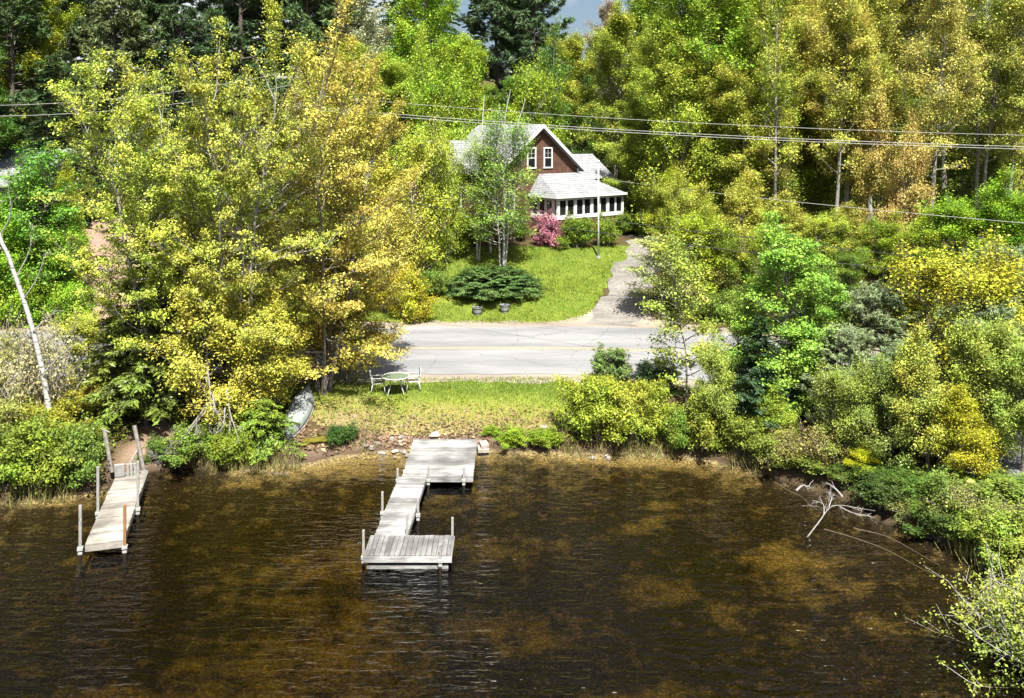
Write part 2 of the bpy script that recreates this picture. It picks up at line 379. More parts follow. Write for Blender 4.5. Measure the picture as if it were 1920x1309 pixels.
# ------------------------------------------------------------------ ground, water, road, lawns
def axis(fine0, fine1, step, far0, far1):
    a = list(np.arange(fine0, fine1+1e-6, step))
    s = step
    while a[-1] < far1: s *= 1.13; a.append(a[-1]+s)
    s = step; b = []
    x = fine0
    while x > far0: s *= 1.13; x -= s; b.append(x)
    return np.array(b[::-1]+a)
gx = axis(-24, 24, .3, -500, 500); gy = axis(13, 64, .3, -400, 600)
GX, GY = np.meshgrid(gx, gy); GZ = ground(GX, GY)
rt, rs = seg_dist(GX, GY, ROAD_S); rt = rt.reshape(GX.shape)
GZ = GZ-np.where(rt < 4.4, .06, 0)
nx, ny = len(gx), len(gy)
ii = (np.arange(ny-1)[:, None]*nx+np.arange(nx-1)[None]).ravel()
gmesh = raw_mesh('ground', np.stack([GX, GY, GZ], -1).reshape(-1, 3), np.stack([ii, ii+1, ii+nx+1, ii+nx], -1), ground_mat(), True)
# dirt drive up the left bank and worn soil near the shore
DIRT = catmull(np.array([pg(165,640)[:2], pg(190,560)[:2], pg(205,480)[:2], pg(215,420)[:2], pg(225,370)[:2], pg(200,325)[:2], pg(150,300)[:2]]), 8)
dd, _ = seg_dist(GX, GY, DIRT)
bare = np.clip(1.0-(dd-1.6)/1.6, 0, 1)
dsh, _ = seg_dist(GX, GY, SHORE_S)
lk = inside(GX.ravel(), GY.ravel(), LAKE_S)
gxr, gyr = GX.ravel(), GY.ravel()
bank = np.clip(1-(dsh-.2)/1.6, 0, 1)*(~lk)*np.clip(1-np.abs(gxr+4)/6, 0, 1)*.8
stp, _ = seg_dist(GX, GY, np.array([(-12.8,29.6),(-13.3,34)])); bank = np.maximum(bank, .6*np.clip(1-(stp-.5)/.6, 0, 1)*(~lk))
bare = np.clip(np.maximum(bare, bank)*(.55+.9*vnoise(gxr, gyr, 1.3, 8)), 0, 1)
# sandy patches on the lake bed (photo pixel, radii in m, strength)
sand = -.22+.34*(vnoise(gxr, gyr, .33, 41)-.35)+.2*(vnoise(gxr, gyr, .9, 42)-.5)
def bedpt(px, py): D = (HC+.35)*F/(py-HY); return Xat(px, D), D
for px, py, rx, ry, an, st in [(1240,872,1.6,.4,0,.5),(1120,865,1.6,.4,0,.5),(1255,945,.55,.3,0,.38),(1205,975,.9,.3,30,.4),(1480,1050,1.0,.8,0,.5),(1500,1095,.7,.5,0,.4),(1410,1035,.5,.2,0,.35),
        (1235,1080,.7,.5,0,.36),(1360,1130,.5,.5,0,.34),(1500,1170,.5,.4,0,.38),(1600,1090,.6,.5,0,.28),(1650,1160,.7,.4,-20,.3),(980,1150,1.2,.6,0,.32),(1230,1270,1.4,.4,0,.25),(930,1010,1.6,.5,0,.3),
        (640,1040,2.2,.8,20,.36),(600,1110,1.8,.5,0,.3),(560,1190,2.2,.8,15,.36),(430,1260,2.8,.7,15,.42),(300,1290,2,.5,0,.34),(640,1260,1.6,.6,20,.32),(170,1045,.6,.25,0,.4),(60,955,2.2,.35,10,.4),(650,885,3,.5,0,.33),(740,870,2,.5,0,.33),(860,930,1.6,.8,0,.25)]:
    bx, by = bedpt(px, py); c, s = math.cos(R_(an)), math.sin(R_(an))
    u = ((gxr-bx)*c+(gyr-by)*s)/rx; v = (-(gxr-bx)*s+(gyr-by)*c)/ry
    sand = np.maximum(sand, st*np.clip(1.5-np.hypot(u, v)*.75, 0, 1)*(.45+1.1*vnoise(gxr, gyr, 1.6, 43)))
sand = sand+.5*np.exp(-dsh/.9)*((gxr > -10) & (gxr < 8.5))
for nm, arr in (('bare', bare), ('sand', sand)):
    a = gmesh.attributes.new(nm, 'FLOAT', 'POINT'); a.data.foreach_set('value', arr.astype(np.float32))
tag(link('ground', gmesh), kind='structure')

W = MB(); W.box((0,-165,-2.5), (1000,470,5))
tag(W.build('lake_water', water_mat()), kind='structure')

def ribbon(name, line, off0, off1, mat, dz, nw=6, jag=0, seed=0):
    line = np.asarray(line); t = np.gradient(line, axis=0); t /= np.linalg.norm(t, axis=1)[:, None]
    nrm = np.stack([-t[:, 1], t[:, 0]], 1); rng = np.random.RandomState(seed)
    w = np.linspace(0, 1, nw)
    o0 = off0+jag*(vnoise(np.arange(len(line)), np.zeros(len(line)), .45, seed)-.5)*2
    o1 = off1+jag*(vnoise(np.arange(len(line)), np.zeros(len(line)), .45, seed+9)-.5)*2
    off = o0[:, None]*(1-w)+o1[:, None]*w
    X = line[:, None, 0]+nrm[:, None, 0]*off; Y = line[:, None, 1]+nrm[:, None, 1]*off
    Z = ground(X, Y)+dz
    n = len(line); i = (np.arange(n-1)[:, None]*nw+np.arange(nw-1)[None]).ravel()
    return link(name, raw_mesh(name, np.stack([X, Y, Z], -1).reshape(-1, 3), np.stack([i, i+nw, i+nw+1, i+1], -1), mat, True))
road_fine = catmull(ROAD, 24)
M_SHOULD = asphalt_mat('shoulder_gravel', (.17,.14,.11), (.36,.31,.26), 30)
tag(ribbon('road_shoulder', road_fine, -4.75, 4.9, M_SHOULD, .035, 14, .25, 4), kind='structure')
tag(ribbon('road', road_fine, -3.75, 3.85, asphalt_mat('faded_asphalt', (.17,.171,.178), (.27,.27,.275)), .05, 12, .1, 2), kind='structure')
tag(ribbon('road_marking', road_fine, -.11, .0, M_YEL, .056, 2), kind='structure')
tag(ribbon('road_marking', road_fine, .1, .21, M_YEL, .056, 2), kind='structure')
DRIVE_PTS = np.array([pg(1145,612)[:2], pg(1160,580)[:2], pg(1174,545)[:2], pg(1192,505)[:2], pg(1212,465)[:2], pg(1235,436)[:2], pg(1265,415)[:2]])
DRIVE = catmull(DRIVE_PTS, 10)
tag(ribbon('gravel_driveway', DRIVE, -1.3, 1.2, asphalt_mat('drive_gravel', (.09,.086,.078), (.27,.255,.235), 9, 1.2), .045, 8, .35, 6), kind='structure')
AP = MB(); ap = [pg(*q) for q in ((1015,607),(1090,594),(1120,575),(1205,575),(1230,600),(1300,612),(1300,622),(1015,612))]
apc = np.mean([q[:2] for q in ap], 0)
gridu = []
def patch(name, poly, mat, dz, step=.3, attr=None):
    poly = np.asarray([p[:2] for p in poly]); lo = poly.min(0); hi = poly.max(0)
    xs = np.arange(lo[0], hi[0]+step, step); ys = np.arange(lo[1], hi[1]+step, step)
    X, Y = np.meshgrid(xs, ys); Z = ground(X, Y)+dz
    cx = (X[:-1, :-1]+step/2); cy = (Y[:-1, :-1]+step/2)
    wob = .35*(np.stack([vnoise(cx, cy, .9, 21), vnoise(cx, cy, .9, 22)])-.5)
    keep = inside(cx+wob[0], cy+wob[1], poly)
    n = len(xs); ii = np.arange(len(ys)-1)[:, None]*n+np.arange(n-1)[None]
    i = ii[keep]; Q = np.stack([i, i+1, i+n+1, i+n], -1)
    used, inv = np.unique(Q, return_inverse=True)
    V = np.stack([X, Y, Z], -1).reshape(-1, 3)[used]
    me = raw_mesh(name, V, inv.reshape(Q.shape), mat, True)
    if attr is not None:
        a = me.attributes.new('dry', 'FLOAT', 'POINT'); a.data.foreach_set('value', attr(V[:, 0], V[:, 1]).astype(np.float32))
    return link(name, me)
tag(patch('driveway_apron', ap, M_SHOULD, .042, .2), kind='structure')
M_LAWN = lawn_mat()
LAWN1 = [(-9.2,38.0),(-9,34.9),(-7.2,33.4),(-5,33.25),(-3.6,33.1),(-1,33.2),(1.2,32.9),(3,33.6),(5.0,34.0),(6.2,36.2),(6.6,38.0),(0,38.0)]
LAWN2 = [pg(*q)[:2] for q in ((640,603),(800,607),(1010,608),(1076,604),(1104,590),(1127,560),(1149,520),(1180,478),(1192,464),(1150,462),(1060,466),(960,464),(860,466),(800,480),(740,520),(680,570))]
def dry1(x, y):
    d, _ = seg_dist(x, y, SHORE_S)
    return np.clip(.5-(d-.8)*.2, -.16, .45)+.35*np.clip(1-np.hypot((x-3.2)/1.6, (y-36.2)/.7), 0, 1)+.25*np.clip((-4.5-x)/2, 0, 1)
tag(patch('lawn', LAWN1, M_LAWN, .03, .22, dry1), kind='structure')
tag(patch('lawn', LAWN2, M_LAWN, .03, .3, lambda x, y: -.08+.5*np.clip(1-np.abs(y-46.6)/.8, 0, 1)), kind='structure')

# ------------------------------------------------------------------ plants: generators
def unit(v): return v/(np.linalg.norm(v, axis=-1, keepdims=True)+1e-9)
def leaves(C, size, rng, nb=.8, out=None, elong=.62, dirs=None, wob=.75):
    n = len(C)
    nr = rng.normal(0, wob, (n, 3)); nr[:, 2] += nb
    if out is not None: nr += out*.45
    nr = unit(nr)
    t = rng.normal(0, 1, (n, 3)) if dirs is None else dirs+rng.normal(0, .25, (n, 3))
    t = unit(t-nr*np.sum(t*nr, 1, keepdims=True)); b = np.cross(nr, t)
    s = size*np.clip(rng.lognormal(0, .36, n), .45, 2.0)[:, None]
    bend = nr*s*.12
    V = np.stack([C-t*s*.5, C+b*s*.5*elong+bend, C+t*s*.5, C-b*s*.5*elong+bend], 1).reshape(-1, 3)
    return V, np.arange(4*n).reshape(n, 4)
def rotz(v, a):
    c, s = math.cos(a), math.sin(a); return np.array([v[0]*c-v[1]*s, v[0]*s+v[1]*c, v[2]])

def finish(key, acc, C, rng, leaf, mat, bark, H, R, nb=.8, elong=.62, dirs=None, tubes_smooth=True, wob=.75):
    ax = np.array([0,0,H*.35]); o = unit(C-ax)
    V, Q = leaves(C, leaf, rng, nb, o, elong, dirs, wob)
    return dict(trunk=acc.mesh(key+'_trunk', bark, True), crown=raw_mesh(key+'_crown', V, Q, mat), H=H, R=R)

def broad(key, seed, H=15, R=5, cb=.3, r0=.2, n1=26, nleaf=26000, leaf=.17, stems=1, elev=(8,62), wob=.25, clump=.3, flat=.5,
          sec=1.0, spread=.12, top=.6, twigs=True, bark=None, drop=.12, up=.22, lowreach=.5, k=6, nb=.8):
    rng = np.random.RandomState(seed); acc = Acc(); A = []; Wt = []
    for s in range(stems):
        az0 = rng.rand()*6.28; base = np.array([math.cos(az0), math.sin(az0), 0])*(.22*r0*6 if stems > 1 else 0)
        ln = np.array([math.cos(az0), math.sin(az0)])*spread*(1 if stems > 1 else .5)*rng.uniform(.6, 1.3)
        Hs = H*(rng.uniform(.82, 1) if s else 1)
        t = np.linspace(0, 1, 14); w = np.cumsum(rng.normal(0, wob*.3, (14, 2)), 0); w -= w[0]
        tp = np.stack([base[0]+ln[0]*Hs*t**1.2+w[:, 0]*t, base[1]+ln[1]*Hs*t**1.2+w[:, 1]*t, -.25+(Hs*.95+.25)*t], 1)
        rr = r0/(stems**.4)*(1-.9*t)*(1+.5*np.exp(-t*18)); acc.tube(tp, rr, 8)
        n1s = max(6, int(n1/(stems**.5)))
        for i in range(n1s):
            u = (i+rng.rand())/n1s; tt = cb+(1-cb)*u*.97; z = tt*13; j = min(int(z), 12); f = z-j
            p0 = tp[j]*(1-f)+tp[j+1]*f; rt_ = r0/(stems**.4)*(1-.9*tt)
            env = R*((lowreach+(1-lowreach)*min(1, u/.3))*(1-u)**top+.1)*(.8 if stems > 1 else 1)
            el = R_(elev[0]+(elev[1]-elev[0])*u**1.1+rng.normal(0, 9)); az = i*2.4+rng.normal(0, .45)+s
            L = env/max(math.cos(el), .4)*rng.uniform(.65, 1.15)
            d = np.array([math.cos(az)*math.cos(el), math.sin(az)*math.cos(el), math.sin(el)])
            pts = [p0]; m = 7
            for q in range(m):
                d = unit(d+np.array([0,0,up*.35])+rng.normal(0, .1, 3)); pts.append(pts[-1]+d*L/m)
            pts = np.array(pts); acc.tube(pts, np.linspace(max(rt_*.55, .025), .008, m+1), k)
            ns = max(3, int(L*sec*2.3))
            for q in range(ns):
                if rng.rand() < drop: continue
                sf = .22+.78*((q+rng.rand())/ns); zz = sf*m; j2 = min(int(zz), m-1); f2 = zz-j2
                pb = pts[j2]*(1-f2)+pts[j2+1]*f2; dd_ = unit(pts[j2+1]-pts[j2])
                sd = unit(rotz(dd_, (1 if q % 2 else -1)*R_(rng.uniform(25, 75)))+np.array([0,0,rng.normal(.12, .3)]))
                l2 = rng.uniform(.2, .46)*L*(1.2-sf)+.3
                sp_ = np.array([pb, pb+sd*l2*.5+rng.normal(0, .05, 3), pb+(sd+np.array([0,0,.12]))*l2])
                if twigs: acc.tube(sp_, [.016, .011, .005], 3)
                na = max(2, int(l2/.2)); ff = rng.uniform(.3, 1.08, na)
                A.append(pb+(sp_[2]-pb)[None]*ff[:, None]); Wt.append(np.full(na, rng.lognormal(0, .8)))
            A.append(pts[-2:]+0); Wt.append(np.ones(2))
    A = np.vstack(A); Wt = np.concatenate(Wt); Wt /= Wt.sum()
    idx = rng.choice(len(A), nleaf, p=Wt)
    C = A[idx]+rng.normal(0, 1, (nleaf, 3))*np.array([clump, clump, clump*flat])
    C[:, 2] = np.maximum(C[:, 2], .15)
    return finish(key, acc, C, rng, leaf, LEAF, bark or BARK, H, R, nb)

def shrub(key, seed, R=1.5, H=1.8, nleaf=6000, leaf=.11, stems=18, clump=.15, lo=15, bark=None, inner=.35, flat=.7, twig=True, nb=.8):
    rng = np.random.RandomState(seed); acc = Acc(); A = []
    for s in range(stems):
        el = R_(lo+(88-lo)*math.sqrt((s+.5)/stems)); az = s*2.4+rng.normal(0, .4)
        L = 1/math.sqrt((math.cos(el)/R)**2+(math.sin(el)/H)**2)*rng.uniform(.72, 1.08)
        d = np.array([math.cos(az)*math.cos(el), math.sin(az)*math.cos(el), math.sin(el)])
        p = np.array([rng.normal(0, R*.12), rng.normal(0, R*.12), -.1]); pts = [p]; m = 5
        for q in range(m):
            d = unit(d+np.array([0,0,.08])+rng.normal(0, .13, 3)); pts.append(pts[-1]+d*L/m)
        pts = np.array(pts); acc.tube(pts, np.linspace(.03, .006, m+1), 4)
        for q in range(8):
            sf = inner+(1-inner)*(q+rng.rand())/8; zz = sf*m; j = min(int(zz), m-1); pb = pts[j]+(pts[j+1]-pts[j])*(zz-j)
            sd = unit(d+rng.normal(0, .75, 3)); l2 = rng.uniform(.18, .36)*L
            if twig: acc.tube(np.array([pb, pb+sd*l2]), [.009, .004], 3)
            na = 4; A.append(pb+sd*l2*rng.uniform(.2, 1.1, na)[:, None])
    A = np.vstack(A); wt = rng.lognormal(0, .4, len(A)); wt /= wt.sum()
    C = A[rng.choice(len(A), nleaf, p=wt)]+rng.normal(0, 1, (nleaf, 3))*np.array([clump, clump, clump*flat])
    C[:, 2] = np.maximum(C[:, 2], .06)
    return finish(key, acc, C, rng, leaf, LEAF, bark or BARK, H, R, nb)

def spruce(key, seed, H=12, R=2.6, dens=52, blade=.2, droop=.35, zb=.06, step=.34, per=6, top=.85, upt=.12):
    rng = np.random.RandomState(seed); acc = Acc(); C = []; Dr = []
    t = np.linspace(0, 1, 10); acc.tube(np.stack([.06*np.sin(t*5), .05*np.cos(t*4), -.2+(H+.2)*t], 1), H*.013*(1-.93*t)+.01, 7)
    z = H*zb
    while z < H*.985:
        u = z/H
        for b in range(per if u < .9 else 4):
            az = rng.rand()*6.28; L = (R*(1-u)**top*rng.uniform(.62, 1.12)+.14); h = np.array([math.cos(az), math.sin(az), 0]); pr = np.array([-h[1], h[0], 0])
            z0 = z+rng.normal(0, .08); upb = upt+.5*max(0, u-.6)
            pos = lambda s: h*(L*s)[:, None]+np.array([0,0,1.])*(z0+L*(upb*s-droop*s*s+.16*np.clip(s-.75, 0, 1)))[:, None]
            ss = np.linspace(0, 1, 5); acc.tube(pos(ss), np.linspace(.012+.012*L, .004, 5), 3)
            n = int(6+L*dens); s = rng.uniform(.1, 1.02, n)**.75; lw = .36*L*(1.02-s)**.8+.07
            lat = rng.uniform(-1, 1, n); c = pos(s)+pr*(lat*lw)[:, None]; c[:, 2] -= np.abs(lat)*lw*.22; c += rng.normal(0, .03, (n, 3))
            C.append(c); Dr.append(h[None]*.8+pr[None]*(np.sign(lat)*.8)[:, None]+np.array([0,0,-.15]))
        z += step*rng.uniform(.75, 1.25)*(1-.35*u)
    return finish(key, acc, np.vstack(C), rng, blade, NEEDLE, BARK, H, R, 1.1, .34, np.vstack(Dr), wob=.45)

def pine(key, seed, H=16, R=4.2, zb=.25, step=.75, per=5, tuft=22, blade=.3, top=.55, width=.2, plate=1.0, upc=.25, dens=6.5, irregular=.35):
    """open crown of upswept boughs with needle tufts in flat plates"""
    rng = np.random.RandomState(seed); acc = Acc(); C = []; Dr = []
    t = np.linspace(0, 1, 12); acc.tube(np.stack([.12*np.sin(t*5), .1*np.cos(t*4), -.2+(H+.2)*t], 1), H*.014*(1-.9*t)+.015, 7)
    z = H*zb
    while z < H*.98:
        u = (z/H-zb)/(1-zb)
        for b in range(per):
            if rng.rand() < .12: continue
            az = rng.rand()*6.28; L = R*((.55+.45*min(1, u/.3))*(1-u)**top)*rng.uniform(1-irregular, 1.12)+.3
            h = np.array([math.cos(az), math.sin(az), 0]); pr = np.array([-h[1], h[0], 0]); z0 = z+rng.normal(0, .15); el = .08+.55*u
            pos = lambda s: h*(L*s)[:, None]+np.array([0,0,1.])*(z0+L*(el*s-.12*s+upc*s*s))[:, None]
            ss = np.linspace(0, 1, 6); acc.tube(pos(ss), np.linspace(.02+.016*L, .007, 6), 4)
            nt = int(4+L*dens); s = rng.uniform(.3, 1.03, nt); lw = (.42*L*(1.1-s)+.12)*plate; lat = rng.uniform(-1, 1, nt)
            tc_ = pos(s)+pr*(lat*lw)[:, None]+rng.normal(0, .07, (nt, 3)); tc_[:, 2] += np.abs(lat)*lw*.12
            dr = unit(rng.normal(0, .75, (nt, tuft, 3))+h*.5+np.array([0,0,.55])+(pr[None]*(lat*.5)[:, None])[:, None])
            C.append((tc_[:, None]+dr*blade*.5).reshape(-1, 3)); Dr.append(dr.reshape(-1, 3))
        z += step*rng.uniform(.7, 1.3)*(1-.4*u)
    return finish(key, acc, np.vstack(C), rng, blade, NEEDLE, BARK, H, R, .6, width, np.vstack(Dr), wob=.8)

def spreader(key, seed, R=2.7, H=2.2, n=300, dens=80, blade=.115):
    rng = np.random.RandomState(seed); acc = Acc(); C = []; Dr = []
    for i in range(n):
        az = i*2.4+rng.normal(0, .3); el = R_(2+72*((i+.5)/n)**1.35); L = 1/math.sqrt((math.cos(el)/R)**2+(math.sin(el)/H)**2)*rng.uniform(.82, 1.06)
        h = np.array([math.cos(az), math.sin(az), 0]); pr = np.array([-h[1], h[0], 0])
        pos = lambda s: h*(L*math.cos(el)*s)[:, None]+np.array([0,0,1.])*(L*(math.sin(el)*1.15*s-.2*s*s))[:, None]
        ss = np.linspace(0, 1, 5); acc.tube(pos(ss), np.linspace(.03, .006, 5), 4)
        m = int(L*dens); s = .45+.58*rng.rand(m)**.8; lat = rng.uniform(-1, 1, m); lw = .3*L*(1.15-s)+.06
        c = pos(s)+pr*(lat*lw)[:, None]; c[:, 2] -= np.abs(lat)*lw*.25; c += rng.normal(0, .03, (m, 3)); C.append(c)
        Dr.append(h[None]*.9+pr[None]*(np.sign(lat)*.6)[:, None]+np.array([0,0,.1]))
    return finish(key, acc, np.vstack(C), rng, blade, NEEDLE, BARK, H, R, 1.0, .4, np.vstack(Dr), wob=.5)

def sat(c, k=1.0): return (*[x*k for x in c], 1)
YEL=(.34,.32,.022); GOLD=(.43,.31,.012); ORG=(.40,.24,.035); LIME=(.23,.33,.02); GRN=(.11,.24,.025); DGRN=(.05,.11,.02); OLV=(.26,.235,.035)
PALE=(.30,.33,.13); PINEC=(.085,.135,.05); PINEG=(.2,.26,.12); FIR=(.045,.1,.03); FIRY=(.12,.17,.025); RED=(.42,.33,.09); SHRB=(.2,.28,.03); MID=(.16,.25,.025)
BK=(.19,.165,.14); BKG=(.34,.32,.29); BKD=(.1,.08,.065); BKW=(.5,.485,.46)

SEED = [0]
def plant(arch, name, px, D, ytop, R, col, label, bark=BK, cat='tree', group=None, dz=0, rot=None, x=None, lean=None, H=None):
    x = Xat(px, D) if x is None else x; z = gz(x, D)+dz
    H = HC-(ytop-HY)*D/F-z if H is None else H
    SEED[0] += 1; rnd = random.Random(SEED[0]*13+5)
    root = empty(name, (x, D, z), rnd.random()*6.28 if rot is None else rot)
    if lean: root.rotation_euler = (R_(lean[0]), R_(lean[1]), root.rotation_euler.z)
    s = R/arch['R']; root.scale = (s, s, H/arch['H'])
    tag(root, label, cat, group)
    t = link('trunk' if cat == 'tree' else 'stem', arch['trunk'], root); t.color = sat(bark)
    c = link('crown', arch['crown'], root); k = rnd.uniform(.92, 1.12)*(1.12 if cat == 'tree' and arch['crown'].materials[0] == LEAF else 1); c.color = sat(col, k)
    return root

# ------------------------------------------------------------------ plants: kinds
MAPLE_A = broad('maple_a', 11, 15.5, 5.0, .2, .2, 52, 100000, .086, 5, (2,58), spread=.2, lowreach=.65, top=.36, drop=.14, clump=.17, wob=.5)
MAPLE_B = broad('maple_b', 12, 15.5, 5.0, .18, .22, 56, 105000, .086, 5, (0,58), spread=.21, lowreach=.7, top=.36, drop=.14, clump=.17, wob=.5)
MAPLE_C = broad('maple_c', 13, 15.0, 5.0, .16, .2, 56, 105000, .086, 6, (-4,56), spread=.23, lowreach=.75, top=.34, drop=.14, clump=.17, wob=.5)
TALL = [broad('tall_tree_%s' % 'abcd'[i], 21+i, 20, 4.6, cb, .2, 46, 88000, .113, st, (18,66), top=.5, lowreach=.65, clump=.27, drop=.12, flat=.85, up=.35, sec=1.15, spread=.07)
        for i, (cb, st) in enumerate(((.26,1),(.3,2),(.2,1),(.38,2)))]
SPARSE = [broad('sparse_tree_%s' % 'ab'[i], 31+i, 18, 3.6, .3, .17, 36, 38000, .105, 1+i, (25,68), top=.6, clump=.3, sec=1.1, drop=.1, spread=.1, k=5) for i in range(2)]
SMALLT = [broad('small_tree_%s' % 'abc'[i], 41+i, 6, 2.4, .12, .07, 32, 29000, .083, 1+i, (10,64), top=.5, lowreach=.7, clump=.22, flat=.85, up=.3, spread=.14) for i in range(3)]
BIRCHT = broad('birch', 51, 12, 2.6, .22, .09, 44, 24000, .09, 4, (15,70), top=.5, lowreach=.75, clump=.24, spread=.06, bark=BIRCH, up=.25, flat=.8)
BIRCHS = broad('shore_birch', 52, 7.5, 2.3, .12, .07, 42, 44000, .08, 2, (-5,62), top=.5, lowreach=.8, clump=.2, spread=.05, bark=BIRCH, up=.08)
SAPL = broad('sapling', 53, 6.6, 1.5, .2, .05, 28, 9500, .085, 1, (5,60), top=.45, lowreach=.7, clump=.2, sec=1.4, k=4)
SHR = [shrub('shrub_%s' % 'abcd'[i], 61+i, 1.5, 1.8, 17000, .074, 26, .12) for i in range(3)]
SHRD = shrub('dense_shrub', 65, 2.2, 2.4, 42000, .076, 36, .15, 8)
TWIGGY = shrub('twiggy_shrub', 66, 2.0, 2.2, 6000, .075, 56, .16, 8, inner=.25)
FLOWER = shrub('flowering_shrub', 67, 1.0, 1.7, 14000, .075, 60, .08, 2)
FIR_A = spruce('fir_a', 71, 8, 2.2); FIR_B = spruce('fir_b', 72, 6, 1.9, 60, .17, .3)
HEM = spruce('hemlock', 73, 3.2, 2.2, 70, .15, .42, .04, .26, 6, .6)
FARFIR = spruce('far_spruce', 74, 20, 3.4, 34, .34, .4, .08, .55, 6)
PINE_N = pine('shore_pine', 81, 6, 2.2, .06, .34, 6, 20, .17, .6, .14, 1.2, .3, 9.0, .25)
PINE_L = [pine('tall_pine_%s' % 'ab'[i], 82+i, 24, 5.6, .22, 1.0, 5, 22, .42, .5, .17, 1.1, .2, 5.0, .4) for i in range(2)]
YEW = spreader('spreading_yew', 91)
PINE_S = pine('pine_sapling', 92, 1.7, .7, .1, .2, 5, 20, .16, .6, .14, 1.0, .5, 14, .3)

# ---- near shore, left
plant(MAPLE_A, 'maple_tree', 315, 33.7, 150, 4.1, (.36,.42,.055), 'tall lime-yellow maple leaning over the left dock, left crown of the big shore clump', BKG)
plant(MAPLE_B, 'maple_tree', 452, 34.2, 128, 4.2, (.385,.42,.06), 'tallest olive-yellow maple of the shore clump, grey stems visible over the bare fallen branches', BKG)
plant(MAPLE_C, 'maple_tree', 606, 36.2, 128, 4.6, (.45,.40,.075), 'broad orange-tinged maple shading the white patio table and the road edge', BK)
plant(SMALLT[0], 'maple_tree', 395, 32.4, 560, 2.3, (.42,.40,.06), 'low golden-yellow maple bough tree in front of the tall shore clump', BKG)
plant(SMALLT[1], 'maple_tree', 655, 37.2, 470, 2.6, (.44,.38,.06), 'golden small maple at the road edge left of the patio table', BK)
for k, px, D, yt, R, c, lab in [(1,475,33.0,590,2.0,(.40,.39,.05),'olive-gold bough tree low in the middle of the big maple clump'),
        (2,512,34.6,560,2.0,(.42,.39,.05),'olive-gold bough tree between the canoe and the orange maple'),
        (0,610,38.6,560,2.2,(.44,.38,.06),'golden bough tree hiding the road left of the patio table'),
        (1,250,35.2,560,2.0,(.36,.38,.05),'lime bough tree above the left dock path'),
        (2,160,36.6,600,1.7,(.34,.37,.05),'yellow-green low tree hiding the road behind the birch'),
        (0,420,39.0,540,2.4,(.36,.37,.05),'olive tree at the near road edge inside the maple clump'),
        (1,520,40.0,470,2.6,(.40,.38,.055),'olive-yellow tree at the road edge behind the canoe')]:
    plant(SMALLT[k], 'maple_tree', px, D, yt, R, c, lab, BKG)
plant(FIR_A, 'fir_tree', 272, 33.0, 430, 2.3, FIRY, 'dark fir with yellowish tips below the lime maple beside the left dock path', BKD)
plant(FIR_B, 'fir_tree', 212, 33.6, 560, 1.9, (.15,.19,.03), 'small olive fir between the white birch and the left dock path', BKD)
plant(FIR_A, 'fir_tree', 345, 35.0, 395, 2.3, FIR, 'dark green fir hidden inside the big maple clump', BKD)
plant(HEM, 'hemlock_tree', 492, 31.9, 745, 1.6, (.16,.25,.03), 'low bright hemlock with flat boughs reaching over the water by the overturned canoe', BKD)
plant(HEM, 'hemlock_tree', 450, 31.6, 812, 1.15, (.17,.27,.03), 'smallest hemlock, its lowest boughs touching the water below the bare branches', BKD)
plant(SHR[1], 'shoreline_shrub', 640, 32.5, 800, .85, DGRN, 'dark green rounded shrub on the bank left of the large dock', BKD, 'shrub')
plant(SHR[2], 'shoreline_shrub', 588, 32.3, 822, .7, OLV, 'small yellowish shrub between canoe and dark rounded shrub', BK, 'shrub')
plant(SHR[0], 'shoreline_shrub', 352, 30.9, 805, 1.3, (.16,.24,.03), 'green shrub below the bare fallen branches right of the left dock', BK, 'shrub')
plant(SHR[1], 'shoreline_shrub', 425, 31.0, 812, 1.1, (.2,.27,.025), 'lighter green shrub under the grey leaning maple stems', BK, 'shrub')
plant(SHR[2], 'shoreline_shrub', 300, 30.8, 822, .8, (.1,.17,.03), 'dark shrub just right of the plank path to the left dock', BK, 'shrub')
for px, D, yt, R, c, lab in [(10,28.4,800,1.6,(.15,.22,.025),'green shrub at the left edge of the photo on the waterline'),
        (75,28.8,800,1.5,(.19,.26,.025),'bright shrub below the foot of the leaning white birch'),
        (135,29.0,805,1.4,(.14,.21,.03),'dense shrub leaning toward the far left dock post'),
        (160,30.0,800,1.0,(.18,.25,.03),'shrub hugging the left side of the dock ramp'),
        (100,31.6,752,1.3,(.3,.3,.03),'yellow-green shrub right behind the birch foot'),
        (25,31.2,745,1.4,(.22,.24,.05),'olive shrub left of the white birch trunk'),
        (170,33.2,720,1.2,(.3,.29,.03),'yellowish shrub behind the left dock path')]:
    plant(SHR[int(px) % 3], 'shoreline_shrub', px, D, yt, R, c, lab, BK, 'shrub')
plant(TWIGGY, 'bare_shrub', 75, 32.4, 610, 2.2, (.36,.34,.15), 'pale half-bare twiggy shrub wrapped round the leaning white birch', (.42,.38,.34), 'shrub')
plant(TWIGGY, 'bare_shrub', 10, 33.8, 600, 1.6, (.3,.32,.06), 'olive twiggy shrub at the left edge by the road', (.38,.34,.3), 'shrub')
# ---- beyond the road, left
for a, px, D, yt, R, c, lab in [(SMALLT[0],55,48.5,352,2.6,(.11,.26,.02),'bright green tree in front of the grey house on the left'),
        (SMALLT[1],112,49,372,2.0,(.14,.28,.02),'green tree at the left edge of the dirt drive'),
        (SMALLT[2],-12,47,390,2.6,(.12,.27,.02),'bright green tree cut by the left edge beside the grey house'),
        (SMALLT[0],20,46.6,430,2.2,(.17,.32,.018),'low vivid green tree across the road behind the white birch'),
        (SMALLT[2],105,47.0,440,2.3,(.18,.33,.018),'low vivid green tree beside the foot of the dirt drive'),
        (SMALLT[1],138,53,330,1.3,(.3,.33,.02),'yellow-green tree at the bend of the dirt drive')]:
    plant(a, 'broadleaf_tree', px, D, yt, R, c, lab, BK)
plant(SAPL, 'broadleaf_tree', 60, 46.8, 285, 2.2, (.13,.27,.03), 'loose green sapling whose leaves cross the grey house roof', BK)
